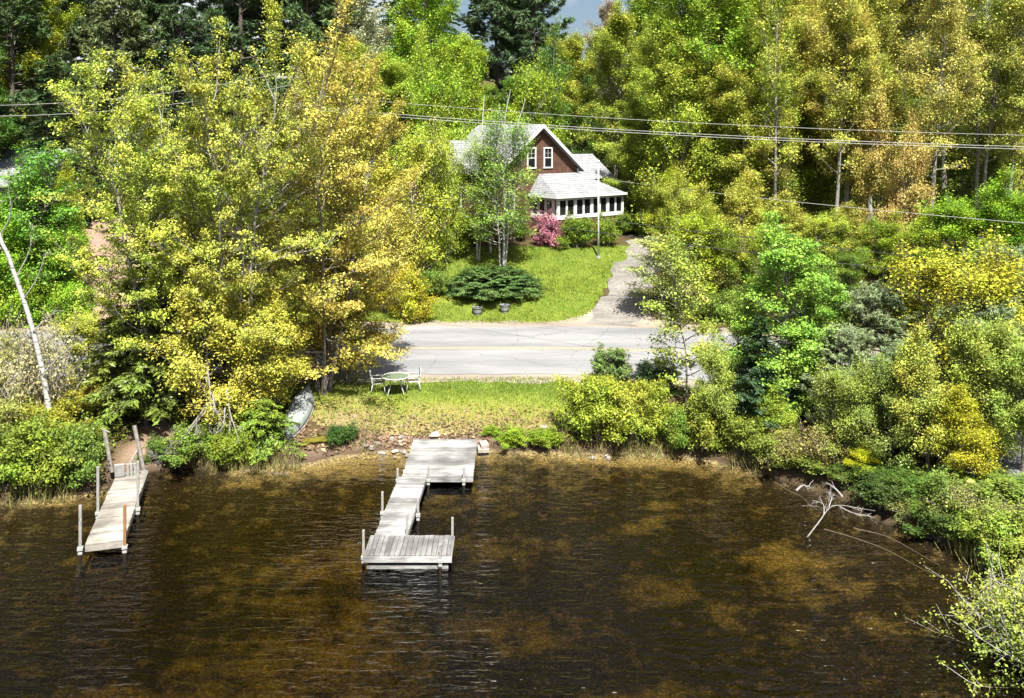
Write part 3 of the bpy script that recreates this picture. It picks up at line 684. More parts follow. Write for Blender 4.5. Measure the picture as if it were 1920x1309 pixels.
for a, px, D, yt, R, c, lab in [(SHR[0],45,45.9,520,1.6,(.2,.35,.018),'vivid lime shrub on the far road verge behind the birch'),
        (SHR[1],130,46.2,530,1.5,(.2,.34,.02),'vivid lime shrub at the foot of the dirt drive'),
        (SHR[2],-20,45.8,540,1.6,(.24,.33,.03),'lime shrub at the left edge on the far road verge'),
        (SHR[0],772,47.2,520,1.4,(.34,.33,.02),'yellow-green shrub left of the spreading dark yew'),
        (SHR[1],725,48.6,500,1.6,(.36,.3,.025),'orange-tinged shrub at the left end of the upper lawn'),
        (SHR[2],815,50,505,1.1,(.14,.22,.03),'green shrub behind the left tip of the dark yew')]:
    plant(a, 'verge_shrub', px, D, yt, R, c, lab, BK, 'shrub')
plant(YEW, 'spreading_yew', 924, 51.2, 497, 3.05, (.1,.175,.045), 'wide dark spreading evergreen on the upper lawn behind the two planters', BKD, 'shrub')

# ---- round the brown house
plant(BIRCHT, 'birch_tree', 942, 53.2, 212, 2.9, (.21,.33,.045), 'green birch clump with white stems in front of the brown house', BKW)
plant(BIRCHT, 'birch_tree', 896, 54.4, 262, 2.2, (.24,.34,.04), 'shorter birch left of the white stemmed clump by the house roof', BKW)
plant(FLOWER, 'flowering_shrub', 1026, pg(1026,464)[1]+.5, 402, 1.0, (.44,.17,.22), 'pink flowering rhododendron below the porch corner', BKD, 'shrub')
for px, D, yt, R, c, lab in [(1082,pg(1082,466)[1]+.1,407,1.43,(.17,.26,.02),'round green shrub between pink rhododendron and flagpole'),
        (1132,pg(1132,462)[1]+.1,409,1.17,(.19,.28,.02),'green shrub behind the flagpole below the porch windows'),
        (1172,pg(1172,440)[1]+.1,399,1.43,(.13,.2,.02),'darker green shrub at the right porch corner'),
        (1208,59.6,408,1.0,(.2,.3,.02),'green shrub at the top of the gravel driveway'),
        (965,58.2,405,1.0,(.1,.17,.02),'dark shrub under the birch clump beside the house wall'),
        (875,57.5,420,1.3,(.2,.27,.02),'green shrub left of the birch trunks')]:
    plant(SHR[int(px) % 3], 'garden_shrub', px, D, yt, R, c, lab, BK, 'shrub')

# ---- forest behind, left to right
FOREST = [
 (PINE_L[0],'pine_tree',25,64,-70,4.6,(.07,.12,.035),BKD,'dark pine in the top left corner behind the cables'),
 (TALL[0],'forest_tree',70,66,-20,3.4,(.24,.29,.02),BK,'yellow-green forest tree in the top left corner'),
 (TALL[1],'forest_tree',-30,60,60,3.6,(.1,.2,.025),BK,'deep green forest tree at the left edge above the grey house'),
 (PINE_L[1],'pine_tree',215,70,-40,4.2,(.15,.19,.07),BKD,'grey-green pine rising left of the tall maple clump'),
 (PINE_L[0],'pine_tree',120,74,-90,4.8,(.075,.12,.04),BKD,'dark pine second from the top left corner'),
 (PINE_L[1],'pine_tree',330,74,-140,5.2,(.06,.1,.035),BKD,'blackish tall pine above the lime maple'),
 (PINE_L[0],'pine_tree',450,72,-180,5.6,(.055,.1,.035),BKD,'largest blackish pine above the olive maple'),
 (PINE_L[1],'pine_tree',575,74,-120,5.0,(.1,.16,.05),BKD,'bright-tipped dark pine above the orange maple'),
 (FARFIR,'spruce_tree',90,58,110,2.6,(.05,.095,.03),BKD,'dark spruce behind the left cables'),
 (FARFIR,'spruce_tree',170,62,150,2.6,(.045,.085,.03),BKD,'dark spruce behind the left flank of the lime maple'),
 (TALL[2],'forest_tree',655,66,95,3.5,(.33,.38,.045),BK,'yellow-green tree right behind the orange maple'),
 (TALL[3],'forest_tree',700,79,-20,4.0,(.36,.38,.22),BKG,'pale whitish blossoming tree at the top left of centre'),
 (TALL[0],'forest_tree',805,80,-70,4.4,(.25,.39,.03),BK,'brilliant lime tree at the top left of the big dark pine'),
 (TALL[1],'forest_tree',735,68,120,3.2,(.27,.37,.04),BK,'lime tree beside the left end of the brown house roof'),
 (TALL[2],'forest_tree',880,74,85,3.6,(.28,.39,.035),BK,'bright lime tree straight above the brown house roof'),
 (TALL[3],'forest_tree',800,66,190,2.8,(.2,.3,.02),BK,'mid green tree behind the left wing of the brown house'),
 (TALL[0],'forest_tree',845,70,160,3.0,(.15,.25,.02),BK,'green tree behind the metal chimney pipe'),
 (TALL[2],'forest_tree',965,72,160,2.8,(.12,.22,.02),BK,'deep green tree behind the main roof ridge'),
 (TALL[1],'forest_tree',1035,71,190,2.6,(.12,.21,.02),BK,'deep green tree behind the house gable'),
 (PINE_L[0],'pine_tree',930,92,-60,5.0,(.09,.14,.05),BKD,'dark pine left of the sky gap'),
 (PINE_L[1],'pine_tree',1000,86,-110,5.2,(.075,.125,.05),BKD,'biggest dark pine beside the sky gap'),
 (TALL[3],'forest_tree',1122,98,14,3.6,(.36,.3,.2),BKG,'pinkish brown budding tree under the sky gap'),
 (TALL[1],'forest_tree',1092,82,72,3.4,(.33,.37,.045),BK,'yellow-green tree just right of the big dark pine'),
 (TALL[0],'forest_tree',1152,70,48,3.6,(.31,.37,.045),BK,'yellow-green tree right of the house gable'),
 (TALL[2],'forest_tree',1215,78,-30,4.2,(.26,.37,.035),BK,'lime tree right of the sky gap'),
 (TALL[0],'forest_tree',1315,60,-90,4.6,(.24,.36,.035),BK,'tall lime tree with dark upright limbs right of the house'),
 (TALL[2],'forest_tree',1200,63,200,2.9,(.29,.37,.04),BK,'yellow-green low-limbed tree overhanging the right porch end'),
 (TALL[1],'forest_tree',1355,70,-110,4.4,(.26,.38,.035),BK,'lime tree near the top centre right with a dark trunk'),
 (TALL[3],'forest_tree',1310,60,90,3.2,(.31,.35,.045),BKG,'olive tree above the right end of the driveway'),
 (TALL[3],'forest_tree',1430,63,-90,4.2,(.33,.36,.05),BKG,'tall olive tree left of the orange ones'),
 (TALL[1],'forest_tree',1400,57,130,3.0,(.34,.36,.05),BKG,'olive tree with pale trunks under the upper cables'),
 (TALL[3],'forest_tree',1500,59,-60,3.9,(.38,.36,.06),BKG,'olive-orange tall tree with a pale clear trunk'),
 (TALL[0],'forest_tree',1520,68,-130,4.4,(.33,.36,.05),BK,'olive tree behind the pale clear trunks'),
 (TALL[1],'forest_tree',1580,56,20,3.6,(.40,.37,.07),BKG,'orange-olive tree with two pale trunks crossing the upper cables'),
 (TALL[3],'forest_tree',1640,62,-110,4.0,(.37,.39,.06),BKG,'tall orange-yellow tree near the top right'),
 (TALL[2],'forest_tree',1700,70,-100,4.4,(.34,.34,.06),BK,'olive tree behind the orange-yellow top right tree'),
 (SPARSE[0],'forest_tree',1742,51,-40,3.0,(.39,.37,.08),(.3,.28,.25),'slender pale-trunked orange tree right of the red maple'),
 (TALL[0],'forest_tree',1770,66,-60,4.0,(.29,.31,.07),BKG,'grey-olive tree behind the slender pale trunk'),
 (SPARSE[1],'forest_tree',1830,54,-50,3.4,(.32,.35,.06),(.3,.28,.26),'half-bare grey tree with forked stems near the right edge'),
 (SPARSE[0],'forest_tree',1890,57,-70,3.4,(.3,.34,.06),(.28,.26,.24),'half-bare grey tree beside the right edge'),
 (SPARSE[1],'forest_tree',1955,52,-20,3.2,(.32,.35,.06),(.3,.28,.25),'half-bare grey tree cut by the right edge'),
 (TALL[1],'forest_tree',1860,72,0,4.0,(.2,.25,.04),BKD,'dark olive tree behind the half-bare grey trees'),
 (TALL[2],'forest_tree',1950,68,40,4.2,(.2,.25,.04),BKD,'dark olive tree behind the right edge trees'),
 (TALL[3],'forest_tree',1240,92,40,4.0,(.25,.3,.03),BK,'distant olive tree behind the tall lime tree'),
 (SMALLT[1],'maple_tree',1688,50.5,262,1.8,RED,BKG,'small orange-red maple under the upper cables on the right'),
 (SMALLT[0],'maple_tree',1645,53,215,1.8,(.42,.34,.08),BKG,'rusty orange small maple left of the orange-red one'),
]
for a, nm, px, D, yt, R, c, bk, lab in FOREST: plant(a, nm, px, D, yt, R*(1.22 if a in TALL else 1.05), c, lab, bk)
for px, D, yt, R, c, lab in [(1452,54.5,-30,2.8,(.33,.39,.05),'slim pale-trunked tree left of the two thin trunks under the upper cables'),
        (1566,54,-40,2.8,(.36,.38,.06),'slim pale-trunked tree right of the two thin trunks under the upper cables')]:
    plant(SPARSE[px % 2], 'forest_tree', px, D, yt, R, c, lab, (.3,.28,.25))
UNDER = [
 (0,1265,52.5,370,1.7,(.32,.36,.045),'yellow-green understorey tree right of the driveway top'),
 (1,1330,53,372,2.1,(.34,.36,.045),'yellow-green understorey tree below the middle cable'),
 (2,1300,49.5,420,1.7,(.22,.27,.02),'green understorey tree right of the driveway'),
 (0,1395,51.5,370,2.1,(.35,.35,.05),'olive understorey tree below the pale trunks'),
 (1,1470,53.5,380,2.2,(.34,.35,.05),'olive-yellow understorey tree behind the green shore birch'),
 (2,1545,50,410,2.0,(.3,.36,.04),'yellow-green understorey tree right of the green shore birch'),
 (0,1360,48.5,455,1.7,(.16,.22,.02),'dark green understorey tree on the far road verge'),
 (1,1610,51,400,2.0,(.35,.34,.06),'olive understorey tree below the rusty maple'),
 (2,1425,48,440,1.7,(.22,.27,.02),'green understorey tree behind the shore birch top'),
 (0,1655,48,430,1.9,(.2,.28,.02),'green understorey tree below the orange-red maple'),
 (1,1720,47,420,1.9,(.22,.31,.02),'green understorey tree at the foot of the slender pale trunk'),
 (2,1790,46.5,385,2.3,(.2,.34,.02),'vivid green tree right of the slender pale trunk'),
 (0,1868,46,370,2.4,(.2,.35,.02),'vivid green tree below the half-bare grey trees'),
 (1,1935,45,400,2.2,(.18,.33,.02),'vivid green tree at the right edge'),
 (2,1585,47,480,1.6,(.12,.19,.02),'dark green understorey tree behind the pale shore pine'),
 (0,1510,46.5,500,1.6,(.14,.2,.02),'dark understorey tree on the verge behind the shore birch'),
 (1,1245,57,330,1.8,(.27,.31,.02),'yellow-green small tree beside the right porch end'),
]
plant(TALL[3], 'forest_tree', 1282, 58.5, 40, 4.0, (.29,.37,.04), 'tall yellow-green tree overhanging the driveway from the right', BK)
plant(TALL[1], 'forest_tree', 1350, 57, 110, 3.6, (.33,.37,.045), 'olive-green tree on the verge right of the driveway mouth', BK)
UNDER += [
 (0,1270,58,215,3.4,(.31,.38,.04),'big yellow-green low tree overhanging the right end of the house and driveway'),
 (2,1300,48.5,412,2.5,(.24,.3,.02),'yellow-green tree right of the driveway mouth behind the sapling'),
 (1,1245,61,260,2.8,(.22,.3,.02),'lime low tree behind the overhanging driveway tree'),
 (2,788,51.5,262,2.5,(.34,.39,.04),'yellow-green tree hiding the left wing of the brown house'),
 (0,842,55,345,1.9,(.24,.32,.022),'lime tree below the left eave of the brown house'),
 (1,745,50,330,2.8,(.4,.38,.05),'olive tree at the left edge of the upper lawn'),
 (1,838,53.6,278,1.7,(.27,.35,.04),'lime tree touching the left eave of the main roof'),
 (0,820,63,175,3.2,(.2,.3,.02),'lime tree right behind the left wing roof'),
]
for k, px, D, yt, R, c, lab in UNDER: plant(SMALLT[k], 'understorey_tree', px, D, yt, R, c, lab, BKG)
rz = random.Random(77)
for n_, p0, p1, d0, d1, t0, t1, cols, lab, grp in (
   (54, 1210, 2140, 56, 82, 170, 360, ((.16,.22,.02),(.28,.33,.04),(.1,.17,.02),(.35,.35,.06)), 'young tree deep among the trunks of the right forest', 'young trees deep in the right forest'),
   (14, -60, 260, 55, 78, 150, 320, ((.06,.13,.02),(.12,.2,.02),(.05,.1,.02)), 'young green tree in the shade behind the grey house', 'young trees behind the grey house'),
   (16, 700, 1130, 67, 84, 120, 260, ((.14,.24,.02),(.22,.31,.02),(.08,.16,.02)), 'young green tree crowded behind the brown house', 'young trees behind the brown house')):
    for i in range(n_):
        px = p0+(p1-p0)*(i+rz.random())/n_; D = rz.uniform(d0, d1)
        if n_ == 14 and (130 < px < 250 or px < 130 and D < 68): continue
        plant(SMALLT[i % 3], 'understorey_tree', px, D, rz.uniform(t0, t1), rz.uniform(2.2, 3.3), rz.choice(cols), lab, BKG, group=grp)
plant(SAPL, 'willow_sapling', 1242, 47.6, 448, 1.9, (.33,.37,.12), 'pale grey-green sapling at the right side of the driveway mouth', BKG)
for px, D, yt, R, c, lab in [(1330,46.9,545,1.3,(.12,.18,.02),'low green shrub on the far verge right of the driveway mouth'),
        (1265,50.5,480,1.2,(.15,.22,.02),'low shrub along the right side of the driveway'),
        (1395,47,540,1.3,(.1,.15,.02),'dark shrub on the far verge behind the shore birch')]:
    plant(SHR[int(px) % 3], 'verge_shrub', px, D, yt, R, c, lab, BK, 'shrub')

# ---- near shore, centre and right
plant(SHRD, 'shoreline_shrub', 1118, 33.0, 716, 1.85, (.27,.34,.03), 'largest round lime shrub right of the lower lawn', BK, 'shrub')
plant(SHRD, 'shoreline_shrub', 1200, 32.9, 726, 1.6, (.28,.33,.035), 'round yellow-green shrub right half of the big pair', BK, 'shrub')
for k, px, D, yt, R, c, lab in [(0,920,33.1,800,.45,(.2,.3,.02),'small bright shrub touching the dock platform corner'),
        (1,965,32.75,806,.75,(.22,.33,.02),'low bright shrub right of the dock platform'),
        (2,1022,32.6,806,.85,(.2,.3,.02),'low bright shrub left of the largest lime shrub'),
        (0,1270,32.3,770,1.0,(.15,.24,.025),'green shrub right of the round shrub pair'),
        (1,1320,32.0,755,1.25,(.23,.27,.03),'olive shrub at the foot of the thin shore sapling'),
        (2,1385,31.4,775,1.25,(.2,.25,.03),'olive-green shrub below the dark shore fir'),
        (0,1260,36.2,735,.7,(.13,.2,.04),'small bluish shrub at the road edge left of the sapling'),
        (1,1440,30.7,810,1.2,(.17,.22,.03),'green shrub where the shore turns'),
        (2,1510,29.7,850,1.2,(.16,.2,.03),'shrub below the pale shore pine'),
        (0,1600,28.9,868,1.2,(.08,.13,.022),'dark green shrub behind the bleached fallen branch'),
        (1,1668,27.9,880,1.2,(.06,.11,.02),'dark shrub right of the bleached fallen branch'),
        (2,1728,27.0,890,1.3,(.08,.14,.022),'dark green shrub under the yellow shore maple'),
        (0,1850,27.0,890,1.7,(.15,.22,.03),'green shrub behind the pale thin trunk on the right bank'),
        (1,1770,25.7,895,1.0,(.14,.22,.03),'green waterside shrub right of the dark ones'),
        (2,1822,24.8,955,1.0,(.18,.27,.03),'light green waterside shrub on the right bank'),
        (0,1880,23.7,965,1.2,(.21,.29,.035),'bright waterside shrub low on the right bank'),
        (1,1915,23.6,995,1.3,(.23,.3,.04),'pale waterside shrub at the right edge'),
        (2,1915,25.2,900,1.6,(.13,.2,.03),'darker shrub above the pale right edge shrub'),
        (1,1655,27.2,900,1.1,(.06,.1,.02),'dark low shrub closest behind the bleached fallen branch'),(2,1762,25.3,950,1.0,(.09,.14,.025),'dark low shrub over the mud right of the long thin pole'),
        (0,1690,30.0,800,1.6,(.1,.16,.03),'dark shrub under the low shore pine'),
        (1,1780,29.6,800,1.5,(.12,.18,.03),'dark shrub between the low pine and the right bank'),
        (2,1545,30.0,850,1.2,(.13,.18,.03),'dark shrub left of the bleached fallen branch')]:
    plant(SHR[k], 'shoreline_shrub', px, D, yt, R, c, lab, BK, 'shrub')
plant(PINE_S, 'pine_sapling', 1145, 36.3, 672, .75, (.16,.24,.06), 'pine sapling standing behind the largest lime shrub', BK)
plant(PINE_S, 'pine_sapling', 1232, 36.6, 690, .8, (.11,.18,.06), 'bluish pine sapling at the road edge behind the round shrubs', BK)
plant(SAPL, 'shore_sapling', 1288, 34.6, 458, 1.55, (.25,.31,.045), 'thin sparse sapling with a slim trunk in front of the road', (.3,.27,.24))
plant(BIRCHS, 'birch_tree', 1478, 32.9, 440, 2.5, (.19,.33,.04), 'bright green bushy birch on the right shore', BKG)
plant(BIRCHS, 'birch_tree', 1548, 33.2, 520, 1.7, (.18,.31,.04), 'lower green birch right behind the bright shore birch', BKG)
plant(BIRCHS, 'birch_tree', 1392, 34.0, 560, 1.4, (.22,.33,.05), 'slim green birch left of the dark shore fir', BKG)
plant(FIR_B, 'fir_tree', 1425, 31.9, 590, 1.7, (.04,.085,.03), 'dark fir left of the bright shore birch', BKD)
plant(FIR_A, 'fir_tree', 1515, 36.0, 470, 2.0, (.05,.1,.03), 'dark fir behind the bright shore birch', BKD)
plant(SMALLT[1], 'small_tree', 1470, 31.2, 745, 1.2, (.27,.36,.04), 'light green little tree below the shore birch', BK)
plant(PINE_N, 'white_pine', 1655, 32.6, 548, 2.3, PINEG, 'pale grey-green feathery pine on the right shore', BK)
plant(PINE_N, 'white_pine', 1885, 33.6, 478, 2.6, (.18,.25,.11), 'taller feathery pine at the right edge behind the yellow maple', BK)
plant(PINE_N, 'white_pine', 1735, 30.4, 770, 1.5, (.13,.19,.08), 'low pine below the yellow shore maple', BK)
plant(PINE_N, 'white_pine', 1580, 31.0, 625, 1.6, (.22,.28,.13), 'small pale feathery pine left of the pale shore pine', BK)
plant(PINE_N, 'white_pine', 1705, 29.6, 655, 1.6, (.2,.27,.12), 'small feathery pine in front of the yellow shore maple', BK)
plant(PINE_N, 'white_pine', 1855, 30.2, 575, 1.9, (.2,.27,.13), 'feathery pine between the yellow shore maple and the right edge', BK)
plant(SMALLT[2], 'maple_tree', 1795, 31.4, 490, 2.9, (.36,.36,.03), 'yellow-gold maple on the right shore in front of the pines', BK)
plant(SMALLT[0], 'maple_tree', 1690, 30.2, 690, 1.2, (.36,.34,.015), 'small golden maple between the two feathery pines', BK)
plant(SMALLT[1], 'maple_tree', 1830, 26.8, 760, 1.4, (.33,.33,.02), 'low yellow-green maple with a pale thin trunk on the right bank', BKG)
plant(SMALLT[0], 'maple_tree', 1620, 28.6, 850, .8, (.33,.35,.015), 'small yellow maple just above the bleached fallen branch', BK)
for k, px, D, yt, R, c, lab in [(0,1345,31.9,672,1.1,(.25,.31,.05),'slim olive young tree between the sapling and the dark shore fir'),
        (2,1585,29.3,700,1.3,(.24,.3,.05),'dark green young tree behind the bleached fallen branch'),
        (0,1668,28.6,705,1.3,(.2,.26,.05),'dark young tree below the feathery pine at the waterside'),
        (1,1745,27.9,660,1.4,(.3,.33,.05),'green young tree under the yellow shore maple'),
        (2,1850,28.2,620,1.6,(.27,.33,.05),'green young tree behind the pale thin trunk'),
        (0,1918,27.2,680,1.5,(.24,.32,.05),'light green young tree at the right edge of the bank')]:
    plant(SMALLT[k], 'shore_tree', px, D, yt, R, c, lab, BK)
plant(SMALLT[2], 'broadleaf_tree', 1900, 29.8, 640, 1.9, (.17,.26,.03), 'green tree at the right edge above the bank', BK)
for k, px, D, yt, R, lab in [(0,1475,30.2,800,1.4,'olive half-bare shrub leaning over the water at the shore bend'),
        (1,1545,29.5,795,1.5,'olive-brown twiggy shrub above the bleached fallen branch'),
        (2,1590,30.4,765,1.5,'brownish twiggy shrub below the shore birch')]:
    plant(TWIGGY, 'bare_shrub', px, D, yt, R, ((.27,.26,.05),(.25,.22,.05),(.26,.22,.06))[k], lab, (.26,.22,.19), 'shrub')
for k, px, D, yt, R, c, lab in [(0,1700,26.6,930,1.1,(.2,.22,.05),'brownish twiggy shrub over the dark mud of the right bank'),(1,1800,25.3,905,1.2,(.26,.28,.06),'olive twiggy shrub among the right bank shrubs'),(2,1885,24.2,940,1.1,(.3,.33,.07),'pale twiggy shrub low at the right edge')]:
    plant(TWIGGY, 'bare_shrub', px, D, yt, R, c, lab, (.22,.19,.17), 'shrub')
CORNER = shrub('corner_shrub', 68, 3.0, 2.6, 24000, .07, 120, .12, 4, inner=.25)
plant(CORNER, 'bare_shrub', 1968, 19.4, 1090, 2.7, (.28,.34,.05), 'overhanging half-bare shrub in the bottom right corner', (.42,.39,.36), 'shrub')
plant(SHR[1], 'shoreline_shrub', 2060, 21.5, 1020, 1.9, (.26,.31,.05), 'pale leafy shrub behind the overhanging corner shrub', BKG, 'shrub')

# ---- far wood: reads as one dark mass behind the named trees
def far_wood():
    rng = np.random.RandomState(5); a = Acc(); n = 0
    def mesh_arr(me):
        v = np.empty(len(me.vertices)*3, np.float32); me.vertices.foreach_get('co', v)
        q = np.empty(len(me.loops), np.int32); me.loops.foreach_get('vertex_index', q); return v.reshape(-1, 3), q.reshape(-1, 4)
    src = [mesh_arr(FARFIR['crown']), mesh_arr(TALL[1]['crown'])]
    px = -250
    while px < 2200:
        D = rng.uniform(96, 122); x = Xat(px, D); v, q = src[0 if rng.rand() < .75 else 1]
        top = rng.uniform(45, 85) if 1040 < px < 1150 else rng.uniform(-260, -80) if px < 820 else rng.uniform(-160, 10)
        z = gz(x, D); h = (HC-(top-HY)*D/F-z)/20; s = h*rng.uniform(.9, 1.3); an = rng.rand()*6.28
        w = v.copy(); w[:, 0] = (v[:, 0]*math.cos(an)-v[:, 1]*math.sin(an))*s+x; w[:, 1] = (v[:, 0]*math.sin(an)+v[:, 1]*math.cos(an))*s+D; w[:, 2] = v[:, 2]*h+z
        a.add(w, q); px += rng.uniform(38, 66)
    o = link('distant_forest', a.mesh('distant_forest', NEEDLE)); o.color = (.06,.11,.03,1)
    tag(o, kind='stuff')
far_wood()

# ---- ground cover and grass
HOUSE_XY = (2.0, 60.5)
def free(x, y):
    d, _ = seg_dist(x, y, SHORE_S); r, _ = seg_dist(x, y, ROAD_S); v, _ = seg_dist(x, y, DRIVE); t, _ = seg_dist(x, y, DIRT)
    st, _ = seg_dist(x, y, np.array([(-12.6,29.6),(-13.3,33)]))
    return (~inside(x, y, LAKE_S)) & (d > .5) & (r > 5.1) & (v > 2.2) & (t > 2.6) & (st > 1.1) & ~inside(x, y, LAWN1) & ~inside(x, y, np.array(LAWN2)) & (np.hypot(x-HOUSE_XY[0], y-HOUSE_XY[1]) > 8) & ~((np.abs(x+4.5) < 4.2) & (d < 2.5))
rng = np.random.RandomState(99)
cx = np.concatenate([rng.uniform(-34, 34, 5200), rng.uniform(-75, 75, 4200)]); cy = np.concatenate([rng.uniform(20, 74, 5200), rng.uniform(66, 125, 4200)]); ok = free(cx, cy) & (vnoise(cx, cy, .5, 31) > .33)
cx, cy = cx[ok], cy[ok]; m = 46
C = np.stack([np.repeat(cx, m), np.repeat(cy, m), np.zeros(len(cx)*m)], 1); hgt = np.repeat(rng.uniform(.25, .8, len(cx))*np.where(cy > 66, 1.8, 1), m)
C[:, :2] += rng.normal(0, .34, (len(C), 2)); C[:, 2] = ground(C[:, 0], C[:, 1])+hgt*rng.rand(len(C))
V, Q = leaves(C, np.where(C[:, 1] > 66, .26, .14)[:, None], rng, .9)
uo = link('undergrowth', raw_mesh('undergrowth', V, Q, LEAF)); uo.color = (.16,.22,.025,1); tag(uo, kind='stuff')
def grass(poly, n, seed, col, h=.09):
    rng = np.random.RandomState(seed); poly = np.array([p[:2] for p in poly]); lo, hi = poly.min(0), poly.max(0)
    x = rng.uniform(lo[0]-.2, hi[0]+.2, n); y = rng.uniform(lo[1]-.2, hi[1]+.2, n)
    k = inside(x+rng.normal(0, .12, n), y+rng.normal(0, .12, n), poly); dv, _ = seg_dist(x, y, DRIVE); k &= dv > .8+.55*rng.rand(n)
    x, y = x[k], y[k]; n = len(x)
    z = ground(x, y)+.03; hh = h*rng.uniform(.5, 1.6, n)*(.5+vnoise(x, y, .8, seed))
    a = rng.rand(n)*6.28; w = .018; dx, dy = np.cos(a)*w, np.sin(a)*w; lx, ly = rng.normal(0, .035, n), rng.normal(0, .035, n)
    V = np.stack([np.stack([x-dx, y-dy, z-.01], 1), np.stack([x+dx, y+dy, z-.01], 1), np.stack([x+dx*.4+lx, y+dy*.4+ly, z+hh], 1), np.stack([x-dx*.4+lx, y-dy*.4+ly, z+hh], 1)], 1)
    o = link('grass', raw_mesh('grass', V.reshape(-1, 3), np.arange(4*n).reshape(n, 4), LEAF)); o.color = (*col, 1); tag(o, kind='stuff')
grass(LAWN1, 26000, 1, (.17,.225,.03), .05); grass(LAWN2, 50000, 2, (.2,.255,.03), .06)
# fallen leaves and dead grass on the bank by the large dock
rng = np.random.RandomState(12); n = 9000
x = rng.uniform(-10, 6, n); y = rng.uniform(31.6, 36, n); d, _ = seg_dist(x, y, SHORE_S); k = (~inside(x, y, LAKE_S)) & (d > .1) & (d < 2.4*rng.rand(n)+.3)
x, y = x[k], y[k]; C = np.stack([x, y, ground(x, y)+.05], 1)
V, Q = leaves(C, .12, rng, 1.4); lo = link('leaf_litter', raw_mesh('leaf_litter', V, Q, LEAF)); lo.color = (.25,.17,.1,1); tag(lo, kind='stuff')

rng = np.random.RandomState(31); n = 13000
tt = rng.randint(0, len(SHORE_S)-1, n); ff = rng.rand(n)[:, None]; pp = SHORE_S[tt]*(1-ff)+SHORE_S[tt+1]*ff+rng.normal(0, .5, (n, 2))
k = (pp[:, 1] > 16) & (np.abs(pp[:, 0]) < 19) & (vnoise(pp[:, 0], pp[:, 1], 1.1, 51) > .52) & ~((pp[:, 0] > -4.2) & (pp[:, 0] < -.6)) & ~((pp[:, 0] > -14.2) & (pp[:, 0] < -11.2))
pp = pp[k]; n = len(pp); z = ground(pp[:, 0], pp[:, 1]); k = z > -.12; pp = pp[k]; z = z[k]; n = len(pp)
hh = rng.uniform(.2, .62, n); a = rng.rand(n)*6.28; w = .014; l = rng.normal(0, .16, (n, 2))
dx, dy = np.cos(a)*w, np.sin(a)*w; x, y = pp[:, 0], pp[:, 1]
V = np.stack([np.stack([x-dx, y-dy, z-.03], 1), np.stack([x+dx, y+dy, z-.03], 1), np.stack([x+dx*.3+l[:, 0], y+dy*.3+l[:, 1], z+hh], 1), np.stack([x-dx*.3+l[:, 0], y-dy*.3+l[:, 1], z+hh], 1)], 1)
ro = link('bank_grass', raw_mesh('bank_grass', V.reshape(-1, 3), np.arange(4*n).reshape(n, 4), LEAF)); ro.color = (.2,.19,.06,1); tag(ro, kind='stuff')

# ------------------------------------------------------------------ leaning birch, dead wood
def limb(pts, r0, r1, mb, rng, depth=2, n=5, twist=.5):
    pts = np.asarray(pts, float)
    if len(pts) > 2: pts = catmull(pts, 5)
    pts = pts+rng.normal(0, min(r0*.25, .012), pts.shape)*np.linspace(0, 1, len(pts))[:, None]
    mb.add(*(lambda V, Q: ([tuple(v) for v in V], [tuple(q) for q in Q]))(*tube_arrays(pts, np.linspace(r0, r1, len(pts)), 6 if r0 > .03 else 4)))
    if depth <= 0: return
    Lt = np.linalg.norm(pts[-1]-pts[0])
    for i in range(n):
        s = rng.uniform(.35, .95); j = int(s*(len(pts)-1)); d = unit(pts[min(j+1, len(pts)-1)]-pts[max(j-1, 0)])
        d2 = unit(d+rng.normal(0, twist, 3)); l = Lt*rng.uniform(.2, .45)*(1.2-s)+.1
        d3 = unit(d2+rng.normal(0, .3, 3))
        limb([pts[j], pts[j]+d2*l*.5, pts[j]+d2*l*.5+d3*l*.5], max(r0*(1-s)*.6, .006), .003, mb, rng, depth-1, max(2, n-2), twist)
rb = np.random.RandomState(3)
b0 = pg(95, 832); root = empty('leaning_birch', b0); tag(root, 'bare white birch trunk leaning out of the left edge above the shore shrubs', 'tree')
mb = MB(); bp = [P(97,845,31.4), P(88,740,31.3), P(62,620,31.2), P(30,520,31.1), P(-2,440,31), P(-45,350,31), P(-95,250,31)]
limb([p-b0 for p in bp], .115, .04, mb, rb, 0)
t = mb.build('trunk', BIRCH, root, smooth=True); t.color = (.46,.445,.42,1)
mb = MB()
for a, b, c in (((30,520),(55,470),(62,420)),((12,470),(-30,455),(-60,470)),((62,620),(95,590),(110,575)),((45,560),(70,520),(88,470)),((80,700),(120,660),(150,640)),((0,440),(20,400),(15,340))):
    limb([P(*a,31.1)-b0, P(*b,31.0)-b0, P(*c,30.9)-b0], .03, .006, mb, rb, 2, 4, .4)
t = mb.build('branch', BIRCH, root); t.color = (.36,.34,.31,1)
# ragged white birch stems rising bare above the clump by the house
r2 = pg(943, 489); root = empty('bare_birch', r2); tag(root, 'white bare-topped birch stems rising above the house roof ridge', 'tree')
for k, q in enumerate([[(943,489),(946,430),(952,360),(950,290),(946,230),(957,168)], [(946,470),(958,400),(962,330),(965,260),(985,185)], [(920,474),(916,400),(912,320),(905,240),(908,180)]]):
    mb = MB(); limb([P(x, y, r2[1]+.1*k)-r2 for x, y in q], .085, .02, mb, rb, 1, 6, .5)
    t = mb.build('trunk', BIRCH, root, smooth=True); t.color = (.52,.5,.47,1)

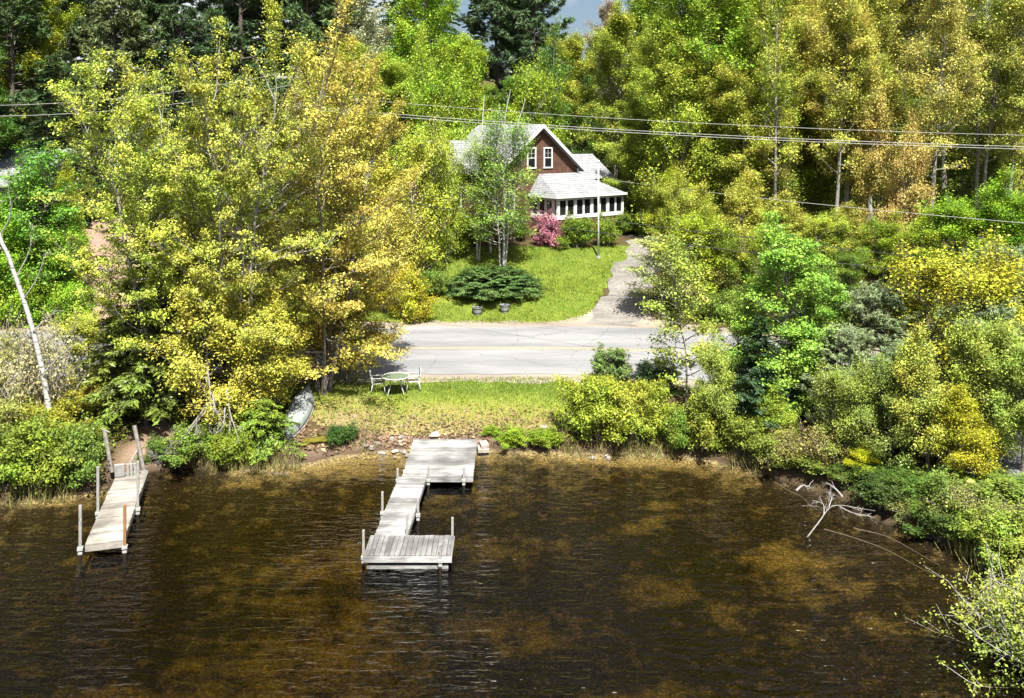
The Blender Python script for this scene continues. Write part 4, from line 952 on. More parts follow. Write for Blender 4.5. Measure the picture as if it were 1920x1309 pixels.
def dead(name, label, lines, mat, r0=.05, depth=2, n=6, seed=1, cat='branch', tw=.5):
    rr = np.random.RandomState(seed); mb = MB(); o0 = np.array(lines[0][0][0:3], float)
    for ln in lines: limb([np.array(p)-o0 for p in ln], r0, .006, mb, rr, depth, n, tw)
    o = mb.build(name, mat, None, o0); tag(o, label, cat); return o
W0 = lambda px, py, z: (lambda D: np.array([Xat(px, D), D, z]))((HC-z)*F/(py-HY))
dead('fallen_branch', 'bleached white fallen branch forking out of the water on the right shore',
     [[W0(1513,1008,-.05), W0(1536,978,.25), W0(1556,952,.4), W0(1580,948,.45), W0(1640,958,.35)], [W0(1553,956,.38), W0(1558,938,.6), W0(1565,925,.8)],
      [W0(1545,966,.3), W0(1543,945,.5), W0(1522,938,.6)], [W0(1575,950,.45), W0(1600,962,.35), W0(1630,968,.3)]], M_DEAD, .018, 2, 5, 4, tw=.55)
dead('fallen_branch', 'short grey dead limb hanging under the olive shrub above the bleached branch',
     [[W0(1580,932,.5), W0(1565,915,.7), W0(1548,905,.8)], [W0(1493,920,.35), W0(1505,910,.5), W0(1515,912,.5), W0(1525,900,.7)]], M_DEAD, .035, 1, 4, 6)
for k, (q, lab) in enumerate([([(1455,905),(1475,918),(1500,930),(1520,947),(1540,962)], 'thin curved branch lying in the water left of the bleached one'),
                       ([(1545,992),(1600,1008),(1660,1030),(1720,1062),(1790,1095)], 'long thin pole lying in the water right of the bleached branch'),
                       ([(1600,990),(1660,1005),(1700,1025),(1760,1060)], 'shorter pole lying in the shallows closest to the right bank')]):
    dead('fallen_branch', lab, [[W0(x, y, .015) for x, y in q]], M_WETW, .014, 0, 0, 20+k)
G0 = lambda px, py, z: (lambda g: g+np.array([0,0,z]))(pg(px, py))
dead('fallen_branch', 'tangle of grey dead boughs sloping down beside the left dock path',
     [[P(415,738,31.8), P(370,790,31), P(330,840,30.2), P(285,862,29.8)], [P(400,745,31.6), P(350,810,30.6), P(318,850,30)]], M_DEADG, .04, 3, 8, 7, tw=.45)
dead('fallen_branch', 'pale crooked dead stems leaning under the middle of the big maple',
     [[P(398,735,31), P(405,770,30.8), P(425,800,30.6)], [P(425,730,31), P(432,775,30.8), P(448,825,30.5)], [P(422,765,31), P(418,800,30.7), P(400,815,30.6)]], M_DEAD, .03, 2, 5, 8)
dead('fallen_branch', 'reddish dead twig bough touching the water below the smallest hemlock',
     [[P(448,885,30.6), P(455,900,30.3), P(430,908,30.2)], [P(455,900,30.3), P(482,906,30.1)]], M_DEADG, .03, 2, 5, 9)
dead('fallen_branch', 'low bough reaching over the water right of the smallest hemlock',
     [[P(470,872,31), P(500,886,30.6), P(545,890,30.3)]], M_DEADG, .03, 2, 5, 10)

# ------------------------------------------------------------------ rocks
def rock(x, y, r, label, seed, group=None, zoff=.0, mat=None):
    rr = np.random.RandomState(seed); import bmesh
    bm = bmesh.new(); bmesh.ops.create_icosphere(bm, subdivisions=2, radius=1)
    s = np.array([rr.uniform(.8,1.3), rr.uniform(.7,1.1), rr.uniform(.5,.75)])*r
    ph = rr.rand(6)*6
    for v in bm.verts:
        c = np.array(v.co); k = 1+.16*math.sin(c[0]*3+ph[0])+.14*math.sin(c[1]*4+ph[1])+.12*math.sin(c[2]*5+ph[2])+rr.normal(0,.04)
        v.co = Vector(c*k*s)
    me = bpy.data.meshes.new('shore_rock'); bm.to_mesh(me); bm.free(); me.materials.append(mat or M_ROCK)
    o = link('shore_rock', me, None, (x, y, max(gz(x, y), -.1)+r*.2+zoff)); o.rotation_euler.z = rr.rand()*6
    tag(o, label, 'rock', group); return o
rr = np.random.RandomState(44); M_ROCKL = simple('pale_rock', (.3,.27,.235), .9, .25, 5, bump=.5)
for k in range(18):
    px = rr.uniform(672, 768); py = rr.uniform(818, 862)-.0*px; g = pg(px, py)
    rock(g[0], g[1], rr.uniform(.05, .14), 'pale rubble stone on the bank between dark shrub and dock platform', 100+k, 'rubble stones left of the large dock', mat=M_ROCK if k % 3 else M_ROCKL)
for px, py, r, lab in [(815,818,.19,'white rock on the dry grass above the dock platform'),(1019,803,.16,'white rock at the right end of the lower lawn'),
                       (1140,862,.16,'grey rock at the waterline under the round shrubs'),(1112,862,.13,'small rock at the waterline left of the grey one'),
                       (1390,592,.22,'pale stone on the far road verge right of the driveway')]:
    g = pg(px, py); rock(g[0], g[1], r, lab, int(px), mat=M_ROCKL)
mb = MB(); g = pg(906, 850); mb.box((0,0,.15), (.42,.55,.16), .1); mb.box((.03,.02,.3), (.3,.5,.13), .2); tag(mb.build('stone_step', M_ROCKL, None, tuple(g), bevel=.02), 'pale squared stone block beside the right corner of the dock platform', 'stone step')

# ------------------------------------------------------------------ docks
def deck(mb, x0, x1, y0, y1, z, t, n, along='x', gap=.012, rng=random):
    """n planks; along = direction the planks run"""
    for i in range(n):
        j = rng.uniform(-.012, .012)
        if along == 'x':
            a = y0+(y1-y0)*i/n; b = y0+(y1-y0)*(i+1)/n; mb.box(((x0+x1)/2+j, (a+b)/2, z-t/2+rng.uniform(-.004,.004)), (x1-x0, b-a-gap, t))
        else:
            a = x0+(x1-x0)*i/n; b = x0+(x1-x0)*(i+1)/n; mb.box(((a+b)/2, (y0+y1)/2+j, z-t/2+rng.uniform(-.004,.004)), (b-a-gap, y1-y0, t))
def frame(mb, x0, x1, y0, y1, z0, z1, w=.045):
    mb.box(((x0+x1)/2, y0, (z0+z1)/2), (x1-x0+w, w, z1-z0)); mb.box(((x0+x1)/2, y1, (z0+z1)/2), (x1-x0+w, w, z1-z0))
    mb.box((x0, (y0+y1)/2, (z0+z1)/2), (w, y1-y0-w-.004, z1-z0)); mb.box((x1, (y0+y1)/2, (z0+z1)/2), (w, y1-y0-w-.004, z1-z0))
    for k in (.33, .67): mb.box((x0+(x1-x0)*k, (y0+y1)/2, (z0+z1)/2-.01), (w, y1-y0-w-.004, z1-z0-.02))
def post(root, x, y, top, w=.07, bot=-.7, mat=None, bracket=True, zd=.33, lean=0):
    mb = MB(); mb.tube([(x, y, .1), (x, y, top)], [w*.7071]*2, 4); o = mb.build('post', mat or M_POST, root, bevel=.008)
    mb = MB(); mb.tube([(x, y, bot-.3), (x, y, .1)], [w*.62]*2, 8); mb.build('pile', M_PILE, o)
    if bracket:
        mb = MB(); mb.box((x, y, zd-.1), (w*1.9, w*1.9, .09)); mb.box((x, y, zd-.22), (w*1.5, w*1.5, .07)); mb.build('bracket', M_PIPE, o, bevel=.008)
random.seed(5)
dk = empty('large_dock', (0,.26,0)); tag(dk, 'large L-shaped weathered grey plank dock with wide platform at the shore', 'dock')
Z = .33
mb = MB(); deck(mb, -3.67, -1.3, 28.97, 32.55, Z, .035, 25); mb.build('platform_deck', M_PLANK, dk)
mb = MB(); frame(mb, -3.65, -1.32, 29.0, 32.4, Z-.2, Z-.04); mb.build('platform_frame', M_PLANK, dk)
wk = empty('walkway', (-3.375, 26.78, 0), math.atan2(-.11, 4.4)*-1 if False else -math.atan2(.14, 4.35)); wk.parent = dk
mb = MB(); deck(mb, -.46, .46, -2.17, .05, Z+.006, .035, 16); deck(mb, -.46, .46, .07, 2.16, Z+.0, .035, 15); mb.build('walkway_deck', M_PLANK, wk)
mb = MB(); frame(mb, -.44, .44, -2.15, 2.14, Z-.18, Z-.04); mb.build('walkway_frame', M_PLANK, wk)
ed = empty('end_section', (-2.82, 23.98, 0), 0); ed.parent = dk
mb = MB(); deck(mb, -1.19, 1.19, -.6, .6, Z+.03, .035, 17, 'y'); mb.build('end_deck', M_PLANKY, ed)
mb = MB(); frame(mb, -1.17, 1.17, -.58, .57, Z-.14, Z-.01); mb.box((0,-.625,Z-.07), (2.4,.03,.15)); mb.build('end_frame', M_PLANK, ed)
mb = MB(); mb.box((0,-.55,Z-.3), (2.2,.05,.1)); mb.box((0,.5,Z-.3), (2.2,.05,.1)); mb.build('lower_beam', M_PLANK, ed)
for x, y, top in ((-4.03,23.55,.97),(-1.93,23.36,.68),(-1.69,24.64,.84),(-2.98,24.66,.93),(-3.93,26.35,.88),(-2.83,26.2,.72),(-3.8,28.9,.62),(-2.78,28.9,.72),(-1.6,28.88,.66)):
    post(dk, x, y, top, .066)
# left dock
ld = empty('small_dock', (-12.08, 27.02, 0), math.atan2(1.4, 5.0)); tag(ld, 'narrow straight grey dock with tall white posts on the left', 'dock'); Z2 = .35
mb = MB(); deck(mb, -.49, .49, -2.68, -1.0, Z2, .035, 12); deck(mb, -.49, .49, -.98, 1.2, Z2+.012, .035, 15); deck(mb, -.47, .47, 1.22, 2.72, Z2-.01, .035, 11); mb.build('deck', M_PLANKT, ld)
mb = MB(); frame(mb, -.47, .47, -2.66, 2.7, Z2-.21, Z2-.045); mb.build('deck_frame', M_PLANKT, ld)
for px, D, top, m in ((147,24.0,1.45,M_POST),(217.5,24.05,1.42,M_POSTR),(184,26.3,1.66,M_POST),(249,26.55,1.72,M_POST)):
    w = Vector((Xat(px, D), D, 0)); inv = Vector((w.x+12.0, w.y-26.75, 0)); a = -math.atan2(1.4, 5.0)
    lx = inv.x*math.cos(a)-inv.y*math.sin(a); ly = inv.x*math.sin(a)+inv.y*math.cos(a)
    lx = math.copysign(max(abs(lx), .56), lx); post(ld, lx, ly, top, .078, m is None or -.7, m, True, Z2)
mb = MB(); mb.box((-.34,2.5,Z2+.24), (.3,.06,.44), 0, 0, .25); [mb.box((0-.1+.11*i,2.62,Z2+.2), (.07,.05,.4), 0, 0, .2) for i in range(4)]
o = mb.build('step_box', M_PIPE, None); o.location = (-12.0, 26.75, 0); o.rotation_euler.z = math.atan2(1.4, 5.0); tag(o, 'grey slatted step box standing on the shore end of the narrow dock', 'step box')
def rail(a, b, w, lab, nm='rail_post'):
    mb = MB(); a = np.array(a); b = np.array(b); mb.tube([(0,0,0), b-a], [w*.7]*2, 6); tag(mb.build(nm, M_DEADG, None, tuple(a), bevel=.006), lab, 'post')
rail(P(210,872,29.6)-np.array([0,0,.25]), P(196,806,29.8), .1, 'leaning pale rail post at the left side of the narrow dock foot')
rail(P(271,874,30.2)-np.array([0,0,.25]), P(252,798,30.4), .1, 'leaning grey rail post at the right side of the narrow dock foot')
rail(P(240,870,29.9)-np.array([0,0,.1]), P(257,845,30.3), .07, 'short slanted stick beside the grey step box')
rail(P(190,804,29.8), P(206,811,29.75), .045, 'short horizontal stick atop the left leaning rail post')

# ------------------------------------------------------------------ overturned canoe
def canoe():
    a = pg(560, 822); b = pg(572, 742); mid = (a+b)/2; dv = b-a; L = 4.4
    root = empty('overturned_canoe', (mid[0]-.12, mid[1], gz(mid[0], mid[1])), math.atan2(dv[1], dv[0])-.12); root.rotation_euler.y = -math.atan2(dv[2], np.hypot(dv[0], dv[1]))
    tag(root, 'overturned pale grey canoe lying on the bank under the maple', 'canoe')
    n, k = 25, 13; V = []; Q = []
    for i in range(n):
        s = -1+2*i/(n-1); w = .46*(1-abs(s)**2.3)+.012; h = .4*(1-.35*abs(s)**3); shear = .1*abs(s)**3
        for j in range(k):
            th = math.pi*j/(k-1); V.append((s*L/2+0, -w*math.copysign(abs(math.cos(th))**.7, math.cos(th)), h*math.sin(th)**.8+.04-shear*(1-math.sin(th))*.3))
    for i in range(n-1):
        for j in range(k-1): Q.append((i*k+j, i*k+j+1, (i+1)*k+j+1, (i+1)*k+j))
    mb = MB(); mb.add(V, Q); o = mb.build('hull', M_HULL, root, smooth=True); md = o.modifiers.new('thick', 'SOLIDIFY'); md.thickness = .02
    for sg in (-1, 1):
        mb = MB(); mb.tube([(-L/2+L*i/24, sg*(.46*(1-abs(-1+2*i/24)**2.3)+.02), .04) for i in range(25)], .022, 6); mb.build('gunwale', M_POST, root, smooth=True)
    mb = MB(); mb.tube([(-L/2+L*i/24, 0, .4*(1-.35*abs(-1+2*i/24)**3)+.045) for i in range(25)], .016, 6); mb.build('keel', M_HULL, root, smooth=True)
canoe()

# ------------------------------------------------------------------ patio set
def patio():
    g = pg(742, 743); g[1] = 36.2; g[0] = Xat(742, 36.2); g[2] = gz(g[0], g[1])
    root = empty('patio_table', tuple(g)); tag(root, 'round white metal patio table with dark glass top under the maple edge', 'table')
    ring = lambda r, z, n=40: [(r*math.cos(i*2*math.pi/n), r*math.sin(i*2*math.pi/n), z) for i in range(n+1)]
    mb = MB(); mb.prism([p[:2] for p in ring(.55, 0)[:-1]], .712, .724); mb.build('table_top', M_TABTOP, root)
    mb = MB(); mb.tube(ring(.56, .718), .022, 8, False); mb.build('rim', M_PATIO, root, smooth=True)
    mb = MB(); mb.tube(ring(.27, .5), .014, 8, False); mb.build('ring_brace', M_PATIO, root, smooth=True)
    for i in range(4):
        a = math.pi/4+i*math.pi/2+.15; c, s = math.cos(a), math.sin(a)
        mb = MB(); mb.tube(catmull(np.array([(.44*c,.44*s,.7),(.3*c,.3*s,.6),(.27*c,.27*s,.48),(.33*c,.33*s,.32),(.42*c,.42*s,.16),(.46*c,.46*s,0)]), 5), .016, 8); mb.build('leg', M_PATIO, root, smooth=True)
    def chair(x, y, rz, lab):
        r = empty('patio_chair', (x, y, gz(x, y)), rz); tag(r, lab, 'chair', 'white patio chairs at the round table')
        mb = MB(); [mb.box((-.2+.057*i, 0, .44), (.03,.44,.012)) for i in range(8)]; mb.build('seat', M_DARK, r)
        mb = MB(); mb.tube([(-.23,-.24,.44),(.23,-.24,.45),(.23,.24,.45),(-.23,.24,.44),(-.23,-.24,.44)], .016, 8); mb.build('seat_frame', M_PATIO, r, smooth=True)
        mb = MB(); mb.tube(catmull(np.array([(-.24,-.23,.44),(-.29,-.23,.7),(-.33,-.17,.9),(-.34,0,.95),(-.33,.17,.9),(-.29,.23,.7),(-.24,.23,.44)]), 5), .017, 8)
        bk = mb.build('backrest', M_PATIO, r, smooth=True)
        mb = MB(); [mb.box((-.285-.012*i, 0, .54+.065*i), (.01,.42,.03), 0, -.17) for i in range(5)]; mb.build('slat', M_DARK, bk)
        for sg in (-1, 1):
            mb = MB(); mb.tube(catmull(np.array([(-.29,sg*.25,.66),(-.1,sg*.27,.67),(.16,sg*.27,.66),(.25,sg*.26,.58),(.24,sg*.25,.44)]), 5), .017, 8); mb.build('armrest', M_PATIO, r, smooth=True)
            for fx, bx in ((.23,.29),(-.23,-.3)):
                mb = MB(); mb.tube([(fx,sg*.24,.44),(bx,sg*.26,0)], .017, 8); mb.build('leg', M_PATIO, r, smooth=True)
    chair(g[0]-.72, g[1]+.02, .12, 'white patio chair left of the round table, arms facing right'); chair(g[0]+.66, g[1]+.3, math.pi+.25, 'white patio chair right of the round table, partly behind it')
patio()

# ------------------------------------------------------------------ planters, flagpole
for px, py, rz, lab in ((895,592,.2,'grey tub planter on the lawn left, nearer the road'),(946,587,-.15,'grey tub planter on the lawn right, closer to the dark yew')):
    g = pg(px, py); root = empty('tub_planter', tuple(g), rz); tag(root, lab, 'planter')
    mb = MB(); n = 16; pr = [(.2,0),(.25,.2),(.29,.42),(.3,.44),(.27,.44),(.25,.36)]; 
    V = [(r*math.cos(2*math.pi*i/n), r*math.sin(2*math.pi*i/n), z) for r, z in pr for i in range(n)]
    mb.add(V, [(j*n+i, j*n+(i+1) % n, (j+1)*n+(i+1) % n, (j+1)*n+i) for j in range(len(pr)-1) for i in range(n)]); mb.build('tub', M_HULL, root)
    mb = MB(); mb.prism([(.255*math.cos(i*.3927), .255*math.sin(i*.3927)) for i in range(16)], .35, .37); mb.build('soil', M_DARK, root)
    for z, r in ((.12,.236),(.36,.285)):
        mb = MB(); mb.tube([(r*math.cos(i*.3927), r*math.sin(i*.3927), z) for i in range(17)], .014, 6, False); mb.build('hoop', M_DARK, root)
g = pg(1122, 485); top = HC-(305-HY)*g[1]/F
root = empty('flagpole', tuple(g)); tag(root, 'tall white flagpole on the lawn in front of the porch', 'flagpole')
mb = MB(); mb.tube([(0,0,0),(0,0,(top-g[2])*.5),(0,0,top-g[2])], [.065,.055,.035], 12); mb.build('pole', M_WHITEP, root, smooth=True)
mb = MB(); n = 10; mb.tube([(0,0,top-g[2]+.09*(1-math.cos(math.pi*i/n))-.02) for i in range(n+1)], [.005+.08*math.sin(math.pi*i/n) for i in range(n+1)], 10); mb.build('finial', M_WHITEP, root, smooth=True)
mb = MB(); mb.tube([(.05,-.05,1.2),(.05,-.05,top-g[2]-.1)], .006, 5); mb.build('halyard', M_WIREL, root)
mb = MB(); mb.prism([(.14*math.cos(i*.52), .14*math.sin(i*.52)) for i in range(12)], -.05, .12); mb.build('base_collar', M_PIPE, root)

# ------------------------------------------------------------------ brown house
def prism_y(mb, poly, y0, y1):
    n = len(poly); v = [(p[0], y0, p[1]) for p in poly]+[(p[0], y1, p[1]) for p in poly]
    return mb.add(v, [tuple(range(n)), tuple(range(2*n-1, n-1, -1))]+[(i, n+i, n+(i+1) % n, (i+1) % n) for i in range(n)])
def prism_x(mb, poly, x0, x1):
    n = len(poly); v = [(x0, p[0], p[1]) for p in poly]+[(x1, p[0], p[1]) for p in poly]
    return mb.add(v, [tuple(range(n)), tuple(range(2*n-1, n-1, -1))]+[(i, n+i, n+(i+1) % n, (i+1) % n) for i in range(n)])
def window(root, cx, cy, cz, w, h, axis, muntin=True, casing=.09, out=-1):
    """double-hung window in a wall facing -y (axis y) or -x (axis x)"""
    f = (lambda a, d, z: (cx+a, cy+out*d, cz+z)) if axis == 'y' else (lambda a, d, z: (cx+out*d, cy-a, cz+z))
    dim = (lambda a, d, z: (a, d, z)) if axis == 'y' else (lambda a, d, z: (d, a, z))
    mb = MB(); W2, H2 = w/2+casing/2, h/2+casing/2
    for s in (-1, 1):
        mb.box(f(s*W2, .03, 0), dim(casing, .07, h)); mb.box(f(0, .034, s*H2), dim(w+2*casing+.04, .08, casing))
    o = mb.build('window', M_WHITEP, root)
    mb = MB(); mb.box(f(0, .012, 0), dim(w, .014, h)); mb.build('pane', M_GLASS, o)
    mb = MB(); mb.box(f(0, .03, 0), dim(w, .025, .05))
    if muntin:
        mb.box(f(0, .028, h/4), dim(.014, .02, h/2-.05)); mb.box(f(0, .026, h/4), dim(w, .016, .012))
    mb.build('sash_bar', M_WHITEP, o); return o
def house():
    zb = 4.2
    r = empty('brown_house', (2.95, 57, zb), R_(40)); tag(r, 'brown shingled house with grey roof and white windowed sun porch', 'house')
    q = lambda z: z-zb
    mb = MB(); prism_y(mb, [(-2.8,-.6),(4.36,-.6),(4.36,q(9.5)),(.78,q(12.3)-.02),(-2.8,q(9.5))], 2.6, 9.1); mb.build('wall', M_SHING, r)
    e = .82
    mb = MB(); prism_y(mb, [(-3.2,q(9.5)-.31),(.78,q(12.3)),(4.76,q(9.5)-.31),(4.76,q(9.5)-.14),(.78,q(12.3)+.18),(-3.2,q(9.5)-.14)], 2.22, 9.45); rf = mb.build('roof', M_ROOF, r)
    mb = MB()
    for sx in (-1, 1):
        prism_y(mb, [(.78+sx*.0,q(12.3)-.06),(.78+sx*4.0,q(9.5)-.38),(.78+sx*4.0,q(9.5)-.12),(.78,q(12.3)+.2)], 2.17, 2.216)
        mb.box((.78+sx*4.0, 5.85, q(9.5)-.22), (.04,7.2,.2))
    mb.build('rake_board', M_WHITEP, r)
    mb = MB(); mb.box((4.36,2.58,q(8.9)), (.12,.08,1.0)); mb.build('corner_board', M_WHITEP, r)
    mb = MB(); mb.tube([(-2.3,7.0,q(9.6)),(-2.3,7.0,q(10.7))], .14, 14); mb.tube([(-2.3,7.0,q(10.72)),(-2.3,7.0,q(10.82))], .19, 14); mb.build('chimney_pipe', M_PIPE, r)
    for a in (.02, 1.52): window(r, a, 2.6, q(10.2), .62, 1.25, 'y')
    window(r, -1.9, 2.6, q(7.2), .7, 1.2, 'y')
    # porch
    mb = MB(); mb.box((3.085,.06,q(6.3)/2-.35), (6.17,.12,q(6.3)+.5)); mb.box((.06,1.37,q(6.3)/2-.35), (.12,2.46,q(6.3)+.5)); mb.box((6.11,2.1,q(6.3)/2-.35), (.12,3.9,q(6.3)+.5)); mb.build('porch_wall', M_SHING, r)
    z0, z1 = q(6.3), q(7.72)
    mb = MB(); s0 = z0+.14; h = 1.06; s1 = s0+h
    mb.box((3.085,.05,(z0+s0)/2-.02), (6.25,.18,s0-z0+.1)); mb.box((3.085,.05,(s1+z1)/2), (6.25,.16,z1-s1)); mb.box((.05,1.4,(z0+s0)/2-.02), (.18,2.5,s0-z0+.1)); mb.box((.05,1.4,(s1+z1)/2), (.16,2.5,z1-s1))
    mb.box((6.12,2.1,(z0+z1)/2), (.14,3.9,z1-z0))
    xs = []
    for i in range(4):
        b = i*1.5425; mb.box((b+.1, .05, s0+h/2), (.2, .14, h)); mb.box((b+.86,.05,s0+h/2), (.1,.12,h)); xs += [b+.505, b+1.215]
    mb.box((6.17,.05,s0+h/2), (.2,.14,h))
    for yy in (.42,1.14,1.86,2.5): mb.box((.05,yy,s0+h/2), (.14,.2,h))
    mb.build('porch_frame', M_WHITEP, r)
    def pane(px_, py_, ax):
        d = (lambda a, b, c: (a, b, c)) if ax == 'y' else (lambda a, b, c: (b, a, c))
        mb = MB(); mb.box((px_, py_, s0+h/2), d(.62,.02,h)); o = mb.build('window_pane', M_GLASS, r)
        mb = MB(); off = -.025
        for s in (-1, 1):
            c = (px_+s*.29, py_+off, s0+h/2) if ax == 'y' else (px_+off, py_+s*.29, s0+h/2)
            mb.box(c, d(.035,.03,h))
            c = (px_, py_+off, s0+h/2+s*(h/2-.02)) if ax == 'y' else (px_+off, py_, s0+h/2+s*(h/2-.02)); mb.box(c, d(.55,.028,.04))
        mb.build('sash', M_WHITEP, o)
    for x in xs: pane(x, .05, 'y')
    for yy in (.78,1.5,2.18): pane(.05, yy, 'x')
    ze, zt = q(7.76), q(9.12)
    mb = MB(); A = [(-.26,-.26,ze),(6.24,-.26,ze),(6.24,4.1,ze),(4.38,4.1,zt),(4.38,2.58,zt),(.7,2.58,zt),(-.26,2.58,ze)]
    B = [(x, y, ze-.09) for x, y in ((-.26,-.26),(6.24,-.26),(6.24,4.1),(-.26,4.1),(-.26,2.58))]
    mb.add(A+B[:3]+[(4.38,4.1,ze-.09),(4.38,2.58,ze-.09),(-.26,2.58,ze-.09)],
           [(0,1,4,5),(1,2,3,4),(0,5,6),(0,7,8,1),(1,8,9,2),(7,12,11,10,9,8),(2,9,10,3),(3,10,11,4),(4,11,12,6,5),(6,12,7,0)])
    mb.build('porch_roof', M_ROOF, r)
    mb = MB(); mb.box((2.99,-.28,ze-.055), (6.52,.03,.16)); mb.box((-.28,1.16,ze-.055), (.03,2.84,.16)); mb.box((6.26,1.86,ze-.055), (.03,4.48,.16)); mb.build('fascia', M_WHITEP, r)
    # right ell and left wing
    mb = MB(); prism_x(mb, [(4.1,-.6),(8.0,-.6),(8.0,q(8.8)),(6.05,q(10.15)),(4.1,q(8.8))], 4.37, 9.0); mb.build('ell_wall', M_SHING, r)
    mb = MB(); prism_x(mb, [(3.75,q(8.8)-.24),(6.05,q(10.15)+.02),(8.35,q(8.8)-.24),(8.35,q(8.8)-.1),(6.05,q(10.15)+.18),(3.75,q(8.8)-.1)], 4.0, 9.3); mb.build('ell_roof', M_ROOF, r)
    mb = MB(); mb.box((8.98,4.08,q(8.0)), (.16,.1,1.5)); mb.box((6.9,3.72,q(8.8)-.18), (5.0,.03,.16)); mb.build('ell_trim', M_WHITEP, r)
    mb = MB(); prism_x(mb, [(5.2,-.6),(8.8,-.6),(8.8,q(9.5)),(7.0,q(11.2)),(5.2,q(9.5))], -5.8, -2.81); mb.build('wing_wall', M_SHING, r)
    mb = MB(); prism_x(mb, [(4.85,q(9.5)-.3),(7.0,q(11.2)+.02),(9.15,q(9.5)-.3),(9.15,q(9.5)-.14),(7.0,q(11.2)+.18),(4.85,q(9.5)-.14)], -6.1, -.6); mb.build('wing_roof', M_ROOF, r)
    window(r, -4.4, 5.2, q(7.6), .8, 1.2, 'y')
house()

def grey_house():
    x = Xat(15, 60); zb = gz(x, 58)-.2; r = empty('grey_house', (x, 60, zb), R_(6)); tag(r, 'grey clapboard house with pale roof and white railed porch at the left edge', 'house')
    q = lambda z: z-zb
    mb = MB(); prism_x(mb, [(-.2,-.6),(6.5,-.6),(6.5,q(8.9)),(3.2,q(10.6)),(-.2,q(8.9))], -5, 3.0); mb.build('wall', M_GREYSIDE, r)
    mb = MB(); prism_x(mb, [(-.8,q(8.9)-.32),(3.2,q(10.6)+.02),(7.1,q(8.9)-.32),(7.1,q(8.9)-.16),(3.2,q(10.6)+.2),(-.8,q(8.9)-.16)], -5.4, 3.5); mb.build('roof', M_ROOF, r)
    mb = MB(); mb.box((-.95,-.83,q(8.9)-.22), (8.9,.03,.22)); mb.build('fascia', M_WHITEP, r)
    for a in (-3.6,-1.6,.4,2.0): window(r, a, -.2, q(7.4), .8, 1.2, 'y')
    mb = MB(); mb.box((-1,-1.5,q(6.35)), (8,2.5,.16)); mb.build('porch_floor', M_PLANK, r)
    mb = MB(); mb.box((-1,-2.7,q(7.45)), (8,.08,.09)); mb.box((-1,-2.7,q(6.6)), (8,.05,.06)); [mb.box((-4.95+i*.22,-2.7,q(7.02)), (.035,.035,.8)) for i in range(37)]; mb.build('porch_rail', M_WHITEP, r)
    for i in range(4):
        mb = MB(); mb.box((-4.9+i*2.6,-2.62,q(7.3)-.5), (.12,.12,3.0)); mb.build('porch_post', M_WHITEP, r)
    mb = MB(); prism_x(mb, [(-3.1,q(8.35)),(-.18,q(8.75)),(-.18,q(8.85)),(-3.1,q(8.45))], -5.3, 3.3); mb.build('porch_roof', M_ROOF, r)
grey_house()

# ------------------------------------------------------------------ utility pole and cables
PL = np.array([Xat(560, 47.6), 47.6, 0]); PL[2] = gz(PL[0], PL[1]); ztop = HC-(128-HY)*47.6/F
root = empty('utility_pole', tuple(PL)); tag(root, 'wooden utility pole with crossarm half hidden behind the orange maple', 'utility pole')
Hh = ztop-PL[2]; mb = MB(); mb.tube([(0,0,-.3),(0,0,Hh)], [.17,.11], 10); mb.build('pole', M_CREO, root, smooth=True)
mb = MB(); mb.box((0,-.16,Hh-.5), (2.3,.1,.12)); mb.build('crossarm', M_POST, root)
for xx in (-1.0,.35,1.0): mb = MB(); mb.tube([(xx,-.16,Hh-.44),(xx,-.16,Hh-.3)], [.05,.035], 8); mb.build('insulator', M_WHITEP, root)
mb = MB(); mb.tube([(.05,-.42,Hh-2.2),(.05,-.42,Hh-1.35)], .22, 14); mb.build('transformer', M_PIPE, root)
def cable(label, a, b, sag, r, mat, name='overhead_cable'):
    a = np.array(a); b = np.array(b); t = np.linspace(0, 1, 40)[:, None]; p = a+(b-a)*t; p[:, 2] -= sag*4*(t[:, 0]*(1-t[:, 0]))
    mb = MB(); mb.tube(p-a, r, 5); tag(mb.build(name, mat, None, tuple(a), smooth=True), label, 'cable')
pt = lambda dx, dz: PL+np.array([dx, -.16, Hh+dz])
E = lambda px, py, D=41: P(px, py, D)
cable('topmost thinnest cable crossing above the house gable', pt(1.0,-1.5), E(2140,258), .4, .009, M_WIREL)
cable('middle pale cable of the three above the house gable', pt(.05,-2.05), E(2140,280), .38, .012, M_WIREL)
cable('lowest of the three upper cables above the house gable', pt(.0,-2.2), E(2140,285), .36, .012, M_WIREL)
cable('upper cable at the left edge running into the lime maple', pt(-1.0,-.3), P(-150,196,47), .6, .012, M_WIREL)
cable('lower cable at the left edge running into the lime maple', pt(-.3,-.9), P(-150,216,47), .6, .013, M_WIREL)
cable('white service cable dropping from the porch eave to the right edge', P(1150,338,60.6), E(2140,436,36), .2, .014, M_WIREL)
cable('dark cable crossing in front of the porch and ending among the right trees', PL+np.array([0,-.15,7.4]), P(1762,514,33), .35, .017, M_WIRED)
cable('dark thinner cable crossing the porch windows to the right edge', PL+np.array([0,-.15,7.7]), E(2100,520,34), .3, .013, M_WIRED)

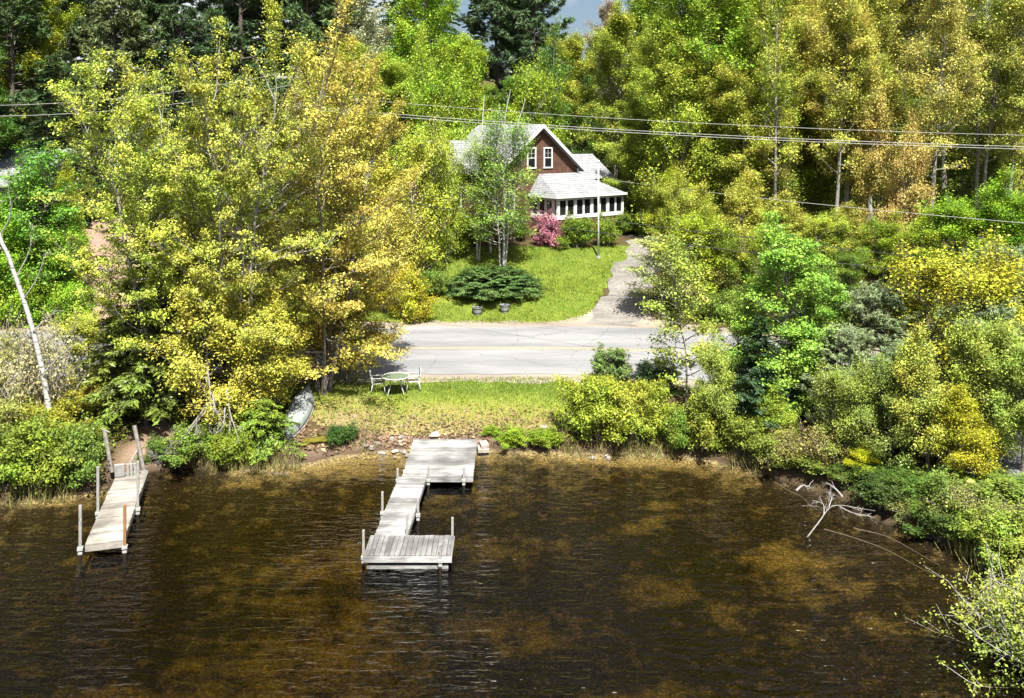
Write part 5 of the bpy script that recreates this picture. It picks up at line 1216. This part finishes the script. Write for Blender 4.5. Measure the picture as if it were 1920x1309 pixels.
# ------------------------------------------------------------------ light, sky, camera
SUN_EL, SUN_AZ = 59.0, 168.0      # azimuth clockwise from +Y (north): behind and left of the camera
el, az = R_(SUN_EL), R_(SUN_AZ)
sd = Vector((math.sin(az)*math.cos(el), math.cos(az)*math.cos(el), math.sin(el)))
sl = bpy.data.lights.new('sun', 'SUN'); sl.energy = 5.0; sl.angle = R_(.53); sl.color = (1,.96,.88)
so = bpy.data.objects.new('sun', sl); COL.objects.link(so); so.rotation_euler = sd.to_track_quat('Z', 'Y').to_euler()
w = bpy.data.worlds.new('World'); SC.world = w; w.use_nodes = True; nt = w.node_tree
bg = nt.nodes['Background']; sky = nt.nodes.new('ShaderNodeTexSky'); sky.sky_type = 'NISHITA'; sky.sun_disc = False
sky.sun_elevation = el; sky.sun_rotation = az; sky.altitude = 100; sky.air_density = 1.0; sky.dust_density = 3.0
tcw = nt.nodes.new('ShaderNodeTexCoord'); mpw = nt.nodes.new('ShaderNodeMapping'); mpw.inputs['Scale'].default_value = (1,1,2.2)
cn = nt.nodes.new('ShaderNodeTexNoise'); cn.inputs['Scale'].default_value = 2.6; cn.inputs['Detail'].default_value = 7; cn.inputs['Roughness'].default_value = .58
cr = nt.nodes.new('ShaderNodeValToRGB'); cr.color_ramp.elements[0].position = .46; cr.color_ramp.elements[1].position = .62
cmx = nt.nodes.new('ShaderNodeMix'); cmx.data_type = 'RGBA'; cmx.inputs[7].default_value = (8.5,8.7,9,1)
nt.links.new(tcw.outputs['Generated'], mpw.inputs[0]); nt.links.new(mpw.outputs[0], cn.inputs['Vector']); nt.links.new(cn.outputs[0], cr.inputs[0])
nt.links.new(cr.outputs[0], cmx.inputs[0]); nt.links.new(sky.outputs[0], cmx.inputs[6]); nt.links.new(cmx.outputs[2], bg.inputs[0]); bg.inputs[1].default_value = .05
cam = bpy.data.cameras.new('camera'); co = bpy.data.objects.new('camera', cam); COL.objects.link(co)
cam.sensor_width = 36; cam.lens = F/1920*36; cam.shift_y = -(1309/2-HY)/1920; cam.clip_end = 2000; cam.clip_start = .1
co.location = (0, 0, HC); co.rotation_euler = (R_(90), 0, 0); SC.camera = co
SC.view_settings.view_transform = 'Standard'; SC.view_settings.look = 'None'; SC.view_settings.gamma = 1.0; SC.view_settings.exposure = 1.45
SC.render.engine = 'CYCLES'
cy = SC.cycles; cy.max_bounces = 8; cy.diffuse_bounces = 1; cy.glossy_bounces = 3; cy.transmission_bounces = 4; cy.transparent_max_bounces = 8; cy.use_denoising = True
cy.sample_clamp_direct = 2.5; cy.sample_clamp_indirect = 2.5
cy.caustics_reflective = False; cy.caustics_refractive = False
